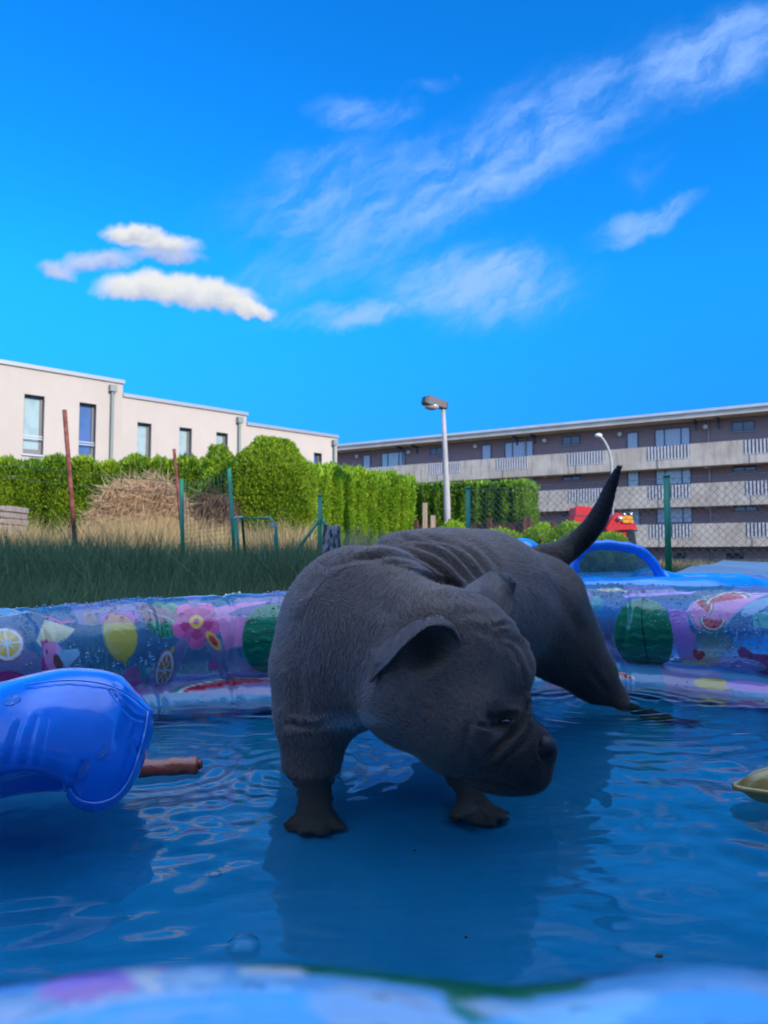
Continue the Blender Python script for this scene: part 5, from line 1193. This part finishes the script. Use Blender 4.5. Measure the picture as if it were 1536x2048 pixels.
nb = MB().ball(on_skin(1090, 1496, .0115), .0150, squash=(.85, .9, .95), k=20); nb.build('nose', m_nose, dog, True)
MB().ball(on_skin(1008, 1444, .0066), .0085, squash=(1.15, .8, .6), k=16).build('eye', mat('dark_eye', (.010, .008, .007), .16, .6), dog, True)
wk = MB()
for x0, y0, dx, dy in [(1035, 1576, -4, 18), (1050, 1578, 0, 20), (1062, 1574, 8, 16), (1078, 1566, 22, 14), (1085, 1555, 30, 14), (1020, 1576, -8, 14), (1100, 1540, 26, 4), (1090, 1480, 10, -22)]:
    a = P(x0, y0, .862); b = P(x0 + dx, y0 + dy, .855); wk.tube([a, (a + b) / 2 + np.array([.001, 0, .0015]), b], [.0003, .00025, .0001], k=3)
wk.build('whiskers', mat('pale_whiskers', (.35, .35, .4), .4), dog)
# ------------------------------------------------------------------ inflatable toys
def plastic(name, col, rough=.14, trans=.0, bsc=14, bst=.25, coat=.7, var=.12):
    def b(t, bs):
        n_ = t.noise(t.co(), bsc, 3, .5); c = t.mix(t.ss(n_, .3, .7), tuple(x * (1 - var) for x in col) + (1,), tuple(min(1, x * (1 + var)) for x in col) + (1,))
        t.L.new(c, bs.inputs['Base Color']); t.L.new(t.bump(n_, bst, .01), bs.inputs['Normal']); bs.inputs['Coat Weight'].default_value = coat; bs.inputs['Coat Roughness'].default_value = .07
        bs.inputs['Subsurface Weight'].default_value = .0
        if trans:
            tr = t.n('ShaderNodeBsdfTransparent'); tr.inputs['Color'].default_value = tuple(min(1, .35 + .65 * x) for x in col) + (1,); mx = t.n('ShaderNodeMixShader'); mx.inputs[0].default_value = 1 - trans
            t.L.new(tr.outputs[0], mx.inputs[1]); t.L.new(bs.outputs[0], mx.inputs[2]); t.L.new(mx.outputs[0], t.N['Material Output'].inputs['Surface'])
    return mat(name, col, rough, .5, build=b)
m_blue = plastic('glossy_blue_vinyl', (.002, .21, .88), .24); m_blue2 = plastic('sky_blue_vinyl', (.006, .36, .92), .25)
# big blue cushion-like float in the water, tip touching the surface
fp = [El(60, 1472, .88, 190, 150, 112, math.radians(4), 0, .05), El(160, 1474, .865, 102, 110, 106, math.radians(-10), 0, .07), El(180, 1540, .845, 68, 72, 72, 0, 0, .05), Cn((212, 1440, .87, 70), (248, 1450, .88, 42), .03),
      El(-120, 1492, .90, 150, 150, 100, 0, 0, .05), El(44, 1662, .80, 120, 150, 104, math.radians(24), 0, -.03), El(178, 1578, .83, 38, 44, 34, 0, 0, .02), Cn((250, 1432, .88, 30), (300, 1424, .885, 5), .008)]
Vf, Ff = nets(fp, (-.75, .62, -.06), (-.22, 1.12, .20), .006); Vf, Ff = subdiv(Vf, Ff); Vf, Nf = snap(Vf, fp); Nf = sm_normals(Vf, Ff)
if (Nf * unit(Vf - Vf.mean(0))).sum() < 0: Nf = -Nf; Ff = Ff[:, ::-1].copy()
for pts, dep, w in [([(215, 1372), (235, 1400), (265, 1432), (290, 1440)], .0022, 3.2), ([(228, 1368), (255, 1385), (280, 1405)], .0012, 4), ([(75, 1430), (60, 1480), (48, 1540)], .002, 7), ([(95, 1425), (85, 1480), (75, 1535)], .0016, 6),
                    ([(40, 1440), (25, 1490), (18, 1530)], .002, 7), ([(252, 1560), (262, 1500), (280, 1450)], .0015, 6), ([(140, 1600), (160, 1560), (168, 1520)], .0018, 9), ([(120, 1590), (142, 1572), (150, 1545)], .0025, 5), ([(268, 1480), (278, 1510)], .002, 5), ([(272, 1445), (262, 1480)], .002, 4)]:
    Vf = crease(Vf, Nf, catmull(pts, 6), dep, w)
fa = (-.50, .88, 0.)
Vs = np.stack([np.full(4, 0.)] * 3, 1)
fl = mesh('inflatable_float', Vf, Ff, m_blue, smooth=True, at=fa); tag(fl, 'big glossy dark blue inflatable float drooping into the water', 'pool float')
# pale drop marks printed on it: thin ovals on the skin
def decal(px, py, a, b, rot, col, name, parent, Vs_, lift=.0012):
    X, Y = proj(Vs_); 
    pts = []
    for rr_ in (0, .5, 1):
        for k_ in range(18 if rr_ else 1):
            th = 2 * math.pi * k_ / 18; x = px + rr_ * (a * math.cos(th) * math.cos(rot) - b * math.sin(th) * math.sin(rot)); y = py + rr_ * (a * math.cos(th) * math.sin(rot) + b * math.sin(th) * math.cos(rot))
            j = np.argsort((X - x) ** 2 + (Y - y) ** 2 + 4e3 * np.maximum(0, Vs_[:, 1] - .9))[:4]; q = P(x, y, Vs_[j, 1].mean()); vd = unit(q[None] - np.array([[0, 0, HC]]))[0]; pts.append(q - vd * lift)
    Fc = [(0, 1 + k_, 1 + (k_ + 1) % 18) for k_ in range(18)] + [(1 + k_, 19 + k_, 19 + (k_ + 1) % 18, 1 + (k_ + 1) % 18) for k_ in range(18)]
    o = mesh(name, pts, Fc, mat('pale_blue_print', col, .2), parent, True); return o
for px, py, a, b, r in [(168, 1538, 22, 9, -1.1), (207, 1502, 20, 7, -.95), (24, 1400, 18, 9, -.3)]: decal(px, py, a, b, r, (.05, .22, .72), 'printed_drop', fl, Vf)
def skin_line(pts, Vs_, lift=.0004):
    X, Y = proj(Vs_); out = []
    for x, y in catmull(pts, 5):
        d = (X - x) ** 2 + (Y - y) ** 2; k = np.where(d < max(60., d.min() * 1.5))[0]; D = Vs_[k, 1].min(); q = P(x, y, D); out.append(q - unit(q[None] - np.array([[0, 0, HC]]))[0] * lift)
    return out
m_seam = plastic('pale_blue_weld', (.10, .36, .92), .3)
MB().tube(skin_line([(296, 1422), (290, 1462), (277, 1510), (259, 1558), (232, 1592), (196, 1606), (160, 1600), (140, 1578)], Vf), .0013, k=6).build('weld_seam', m_seam, fl, True)
MB().tube(skin_line([(296, 1420), (262, 1392), (222, 1372), (170, 1362), (110, 1362), (50, 1370)], Vf), .0010, k=6).build('weld_seam', m_seam, fl, True)
# brown-orange inflatable tube behind it
m_or = plastic('brown_orange_vinyl', (.42, .10, .045), .25, trans=.15, bsc=40, bst=.6)
a_, b_ = P(150, 1526, .96), P(398, 1508, .985); a_[2] = -.004; b_[2] = .003
pts = catmull([a_, (a_ + b_) / 2 + [0, 0, .002], b_], 12); rad = [.0150 * (1 - .05 * math.sin(i * 1.3)) for i in range(len(pts))]; rad[-1] = .012; rad[-2] = .0155
tb = MB().tube(pts, rad, k=24); o = mesh('inflatable_tube', tb.V, tb.F, m_or, smooth=True, at=tuple((a_ + b_) / 2)); tag(o, 'short brown-orange inflatable tube floating between the blue float and the dog', 'pool toy')
q = b_ + np.array([.001, 0, .004]); MB().tube([q - [.002, 0, 0], q + [.003, 0, .001]], [.007, .006], k=10).build('valve', m_or, o, True)
# mustard leaf shaped float at the right edge
m_mu = plastic('mustard_vinyl', (.40, .26, .05), .3, bsc=30, bst=.5); m_mu2 = plastic('brownish_clear_vinyl', (.20, .15, .13), .25, trans=.2, bsc=25, bst=.6)
tip = P(1476, 1573, .86); tip[2] = .012
outl = np.array([[tip[0], .868], [.455, .905], [.52, .95], [.62, .96], [.72, .90], [.74, .80], [.66, .74], [.56, .765], [.49, .805], [.452, .838]]); outl = catmull(outl, 5, True); cen = np.array([.58, .855]); nO = len(outl); mb = MB(); rings = 8
V = []
for i in range(rings + 1):
    r = 1 - i / rings; z = .014 + .030 * math.sqrt(max(0, 1 - r ** 2.6))
    for k_, p_ in enumerate(outl): V.append((*(cen + (p_ - cen) * (r if i < rings else .001)), z + .0035 * math.sin(k_ * .9) * r * (1 - r) * 3))
for i in range(1, rings + 1):
    r = 1 - i / rings; z = .014 - .026 * math.sqrt(max(0, 1 - r ** 2.6))
    for p_ in outl: V.append((*(cen + (p_ - cen) * (r if i < rings else .001)), z))
Fc = [(i * nO + j, i * nO + (j + 1) % nO, (i + 1) * nO + (j + 1) % nO, (i + 1) * nO + j) for i in range(rings) for j in range(nO)]
lo_ = lambda i: 0 if i == 0 else (rings + i) * nO
Fc += [(lo_(i) + j, lo_(i + 1) + j, lo_(i + 1) + (j + 1) % nO, lo_(i) + (j + 1) % nO) for i in range(rings) for j in range(nO)]
o = mesh('leaf_float', V, Fc, [m_mu, m_mu2], smooth=True, mi=[0 if (n_ // nO) % rings < 2 else 1 for n_ in range(len(Fc))], at=(.58, .86, 0)); tag(o, 'flat mustard yellow pointed float with brownish middle near the right rim of the pool', 'pool float')
MB().tube([(*p_, .0145) for p_ in np.vstack([outl, outl[:1]])], .0035, k=6, cap=False).build('piping', m_mu, o, True)
# toddler float with a sunshade arch standing behind the pool
TY = 2.30; tc = P(1262, 1150, TY + .25); tf = empty('toddler_float', (tc[0], tc[1], GZ), 'sky blue inflatable toddler pool with clear arched sunshade behind the printed pool', 'inflatable pool')
def torus(c, Rx, Ry, r, zc, m_, name, par, n=72, k=18, wr=.02):
    V = []; 
    for i in range(n):
        th = 2 * math.pi * i / n; rr_ = r * (1 + wr * math.sin(th * 14))
        for j in range(k):
            ph = 2 * math.pi * j / k; V.append((c[0] + (Rx + rr_ * math.cos(ph)) * math.cos(th), c[1] + (Ry + rr_ * math.cos(ph)) * math.sin(th), zc + rr_ * math.sin(ph)))
    Fc = [(i * k + j, ((i + 1) % n) * k + j, ((i + 1) % n) * k + (j + 1) % k, i * k + (j + 1) % k) for i in range(n) for j in range(k)]
    return mesh(name, V, Fc, m_, par, True)
torus(tc, .40, .30, .098, .122, m_blue2, 'ring_tube', tf); torus(tc, .40, .30, .105, -.045, m_blue2, 'base_ring', tf)
# slumped wedge of the float on its right
ap = [P(1147, 1148, TY), P(1152, 1118, TY), P(1172, 1096, TY), P(1205, 1090, TY), P(1245, 1093, TY), P(1280, 1102, TY), P(1305, 1125, TY), P(1320, 1150, TY), P(1332, 1172, TY)]
ac = catmull(ap, 8); arad = [.0145 * (1 + .16 * abs(math.sin(i * .42)) - .10 * (i % 8 == 0)) for i in range(len(ac))]
MB().tube(ac, arad, k=14).build('arch_tube', m_blue, tf, True)
back = catmull([p_ + np.array([-.02, .42, -.05 - .02 * i]) for i, p_ in enumerate(ap)], 8); V = []; 
for u_i in range(9):
    f = u_i / 8; V += [tuple(ac[i] * (1 - f) + back[i] * f + np.array([0, 0, .012 * math.sin(f * 3.14) + .003 * math.sin(i * 1.9)])) for i in range(len(ac))]
nA = len(ac); Fc = [(i * nA + j, i * nA + j + 1, (i + 1) * nA + j + 1, (i + 1) * nA + j) for i in range(8) for j in range(nA - 1)]
m_film = plastic('clear_film', (.50, .66, .60), .12, trans=.62, bsc=30, bst=.6)
fo = mesh('sunshade_film', V, Fc, m_film, tf, True); so = fo.modifiers.new('solid', 'SOLIDIFY'); so.thickness = .0012
MB().tube(back, .013, k=10).build('rear_arch_tube', m_blue2, tf, True)
hp = [El(1042, 1100, 2.62, 36, 60, 24, 0, 0, .03)]; Vh, Fh = nets(hp, (.40, 2.45, .2), (.60, 2.8, .38), .006); Vh, Nh_ = snap(Vh, hp)
hc = P(1042, 1100, 2.62); th = np.arctan2(Vh[:, 2] - hc[2], Vh[:, 0] - hc[0]); Vh = Vh + Nh_ * (-.003 * np.exp(-(((Vh[:, 0] - hc[0] + .01) / .004) ** 2)))[:, None]
MB_ = MB().tube([(hc[0], hc[1], GZ), (hc[0], hc[1], hc[2])], [.05, .06], k=16)
hob = empty('inflatable_bolster', (hc[0], hc[1], GZ), 'small rounded sky blue inflatable bolster just above the dog rump', 'inflatable'); mesh('cushion', Vh, Fh, m_blue2, hob, True); MB_.build('base', m_blue2, hob, True)
# sloping blue side cushion at the right of the toddler float
sp = [Cn((1325, 1168, 2.35, 26), (1395, 1176, 2.4, 16), .03), Cn((1300, 1185, 2.4, 50), (1400, 1200, 2.45, 28), .03)]; Vq, Fq2 = nets(sp, (.70, 2.2, -.0), (1.15, 2.6, .30), .008); Vq, Nq = snap(Vq, sp); mesh('side_cushion', Vq, Fq2, m_blue2, tf, True)
# tarpaulin covered sandbox
def tarpm(t, bs):
    n_ = t.noise(t.co(), 2.2, 4, .6); t.L.new(t.mix(t.ss(n_, .3, .7), (.20, .27, .33, 1), (.27, .34, .40, 1)), bs.inputs['Base Color']); t.L.new(t.bump(n_, .6, .05), bs.inputs['Normal'])
tcn = np.array([P(1250, 1167, 2.75), P(1438, 1121, 4.6), P(1800, 1123, 4.4), P(1800, 1158, 2.45)]); V = []; nn_ = 26
for i in range(nn_ + 1):
    for j in range(nn_ + 1):
        u_, v_ = i / nn_, j / nn_; p_ = (tcn[0] * (1 - u_) + tcn[3] * u_) * (1 - v_) + (tcn[1] * (1 - u_) + tcn[2] * u_) * v_
        dr = min(u_, v_, 1 - u_, 1 - v_); z = p_[2] - (GZ * 0 + .10) * max(0, 1 - dr / .04) ** 2 + .010 * math.sin(u_ * 7 + v_ * 3) + .006 * math.sin(v_ * 14 + u_ * 5) - .012 * math.exp(-((v_ - .55 - .1 * u_) / .03) ** 2)
        V.append((p_[0], p_[1], z))
Fc = [(i * (nn_ + 1) + j, (i + 1) * (nn_ + 1) + j, (i + 1) * (nn_ + 1) + j + 1, i * (nn_ + 1) + j + 1) for i in range(nn_) for j in range(nn_)]
sb = empty('covered_sandbox', (2.0, 3.4, GZ), 'low sandbox covered with a blue-grey tarpaulin beside the toddler float', 'sandbox')
mesh('tarpaulin', V, Fc, mat('grey_blue_tarp', rough=.5, spec=.3, build=tarpm), sb, True)
c4 = [q[:2] for q in tcn]; cc = sum(c4) / 4; c4 = [cc + (q - cc) * .97 for q in c4]
MB().add([(*q, GZ) for q in c4] + [(*q, .10) for q in c4], [(0, 1, 5, 4), (1, 2, 6, 5), (2, 3, 7, 6), (3, 0, 4, 7)]).build('frame', m_grey, sb)
# drops on the vinyl rim and bubbles on the water
m_drop = mat('water_drop', (1, 1, 1), .02); m_drop.node_tree.nodes['Principled BSDF'].inputs['Transmission Weight'].default_value = 1; m_drop.node_tree.nodes['Principled BSDF'].inputs['IOR'].default_value = 1.33
pu = pool.children[0]; VV = V_ring; ring_n = sm_normals(V_ring, F_ring); kk2 = np.where((np.abs(proj(V_ring)[0] - 768) < 800) & (V_ring[:, 1] > .9) & (Q_ring > -.02) & (Q_ring < .20))[0]
cl = fbm(V_ring[kk2], 11, 2, 3); pr2 = np.clip(cl + .35, 0.02, 1) ** 2; pick = RNG.choice(kk2, 2600, p=pr2 / pr2.sum(), replace=False)
if (ring_n[pick] * (V_ring[pick] - V_ring.mean(0))).sum() < 0: pass
sgn = np.sign((ring_n[pick] * (np.array([0, 0, HC]) - V_ring[pick])).sum(1))[:, None]
mb_v, mb_f = [], []; ico = MB().ball((0, 0, 0), 1, k=8); iv, if_ = np.array(ico.V), ico.F
for n_, (i, s_) in enumerate(zip(pick, sgn)):
    r = .0012 + .0032 * RNG.random() ** 3; mb_f += [tuple(len(mb_v) * 1 + 0 + a for a in f) for f in []]
    mb_v.append(V_ring[i] + ring_n[i] * s_ * r * .1 + iv * r * [1, 1, 1.25])
nI = len(iv); Fc = [tuple(a + k_ * nI for a in f) for k_ in range(len(mb_v)) for f in if_]
od = mesh('water_drops', np.concatenate(mb_v), Fc, m_drop, pool, True); od['kind'] = 'stuff'
def bubm(t, bs):
    tr = t.n('ShaderNodeBsdfTransparent'); gl = t.n('ShaderNodeBsdfGlossy'); gl.inputs['Roughness'].default_value = .02; fr = t.n('ShaderNodeFresnel'); fr.inputs['IOR'].default_value = 1.33; mx = t.n('ShaderNodeMixShader')
    t.L.new(fr.outputs[0], mx.inputs[0]); t.L.new(tr.outputs[0], mx.inputs[1]); t.L.new(gl.outputs[0], mx.inputs[2]); t.L.new(mx.outputs[0], t.N['Material Output'].inputs['Surface'])
m_film_b = mat('bubble_film', build=bubm)
for px, py, r, in [(672, 1553, .008), (487, 1868, .0125), (430, 1733, .006), (1131, 1597, .005), (1108, 1597, .003), (700, 1590, .005)]:
    D = HC * F / (py - HOR); c = P(px, py, D); V = []; Fc = []; k = 20
    for i in range(6):
        ph = (math.pi / 2) * i / 6
        for j in range(k): V.append((c[0] + r * math.cos(ph) * math.cos(2 * math.pi * j / k), c[1] + r * math.cos(ph) * math.sin(2 * math.pi * j / k), .001 + r * .55 * math.sin(ph)))
    V.append((c[0], c[1], .001 + r * .55)); Fc = [(i * k + j, i * k + (j + 1) % k, (i + 1) * k + (j + 1) % k, (i + 1) * k + j) for i in range(5) for j in range(k)] + [(5 * k + j, 5 * k + (j + 1) % k, 6 * k) for j in range(k)]
    lab = {487: 'largest round bubble on the water in front of the dog', 672: 'bubble on the water against the front leg of the dog', 430: 'bubble between the largest bubble and the blue float', 1131: 'bubble on the water just beyond the dog nose', 1108: 'tiny bubble beside the dog whiskers', 700: 'small bubble just right of the front leg'}[px]
    tag(mesh('bubble', V, Fc, m_film_b, smooth=True, at=(c[0], c[1], 0)), lab, 'bubble', 'bubbles on the pool water')

m_bit = mat('dark_plant_bit', (.03, .035, .02), .7)
for px, py, a, lab in [(932, 1853, .0012, 'tiny dark speck floating in the dog reflection'), (1318, 1888, .0030, 'largest dark plant bit floating near the pool rim'), (1326, 1914, .0018, 'small dark bit just in front of the largest plant bit'), (830, 1688, .0014, 'tiny dark speck between the front paws and the rim')]:
    D = HC * F / (py - HOR); c = P(px, py, D); r_ = [(math.cos(k_ * 1.05) * a * (1 + .4 * math.sin(k_ * 2.3)), math.sin(k_ * 1.05) * a * .8) for k_ in range(6)]
    V = [(c[0] + x, c[1] + y, .0012) for x, y in r_] + [(c[0] + x * .7, c[1] + y * .7, .0026) for x, y in r_]
    tag(mesh('plant_bit', V, [tuple(range(6))[::-1], tuple(range(6, 12))] + [(i, (i + 1) % 6, 6 + (i + 1) % 6, 6 + i) for i in range(6)], m_bit, at=(c[0], c[1], 0)), lab, 'plant bit', 'dark bits floating on the water')
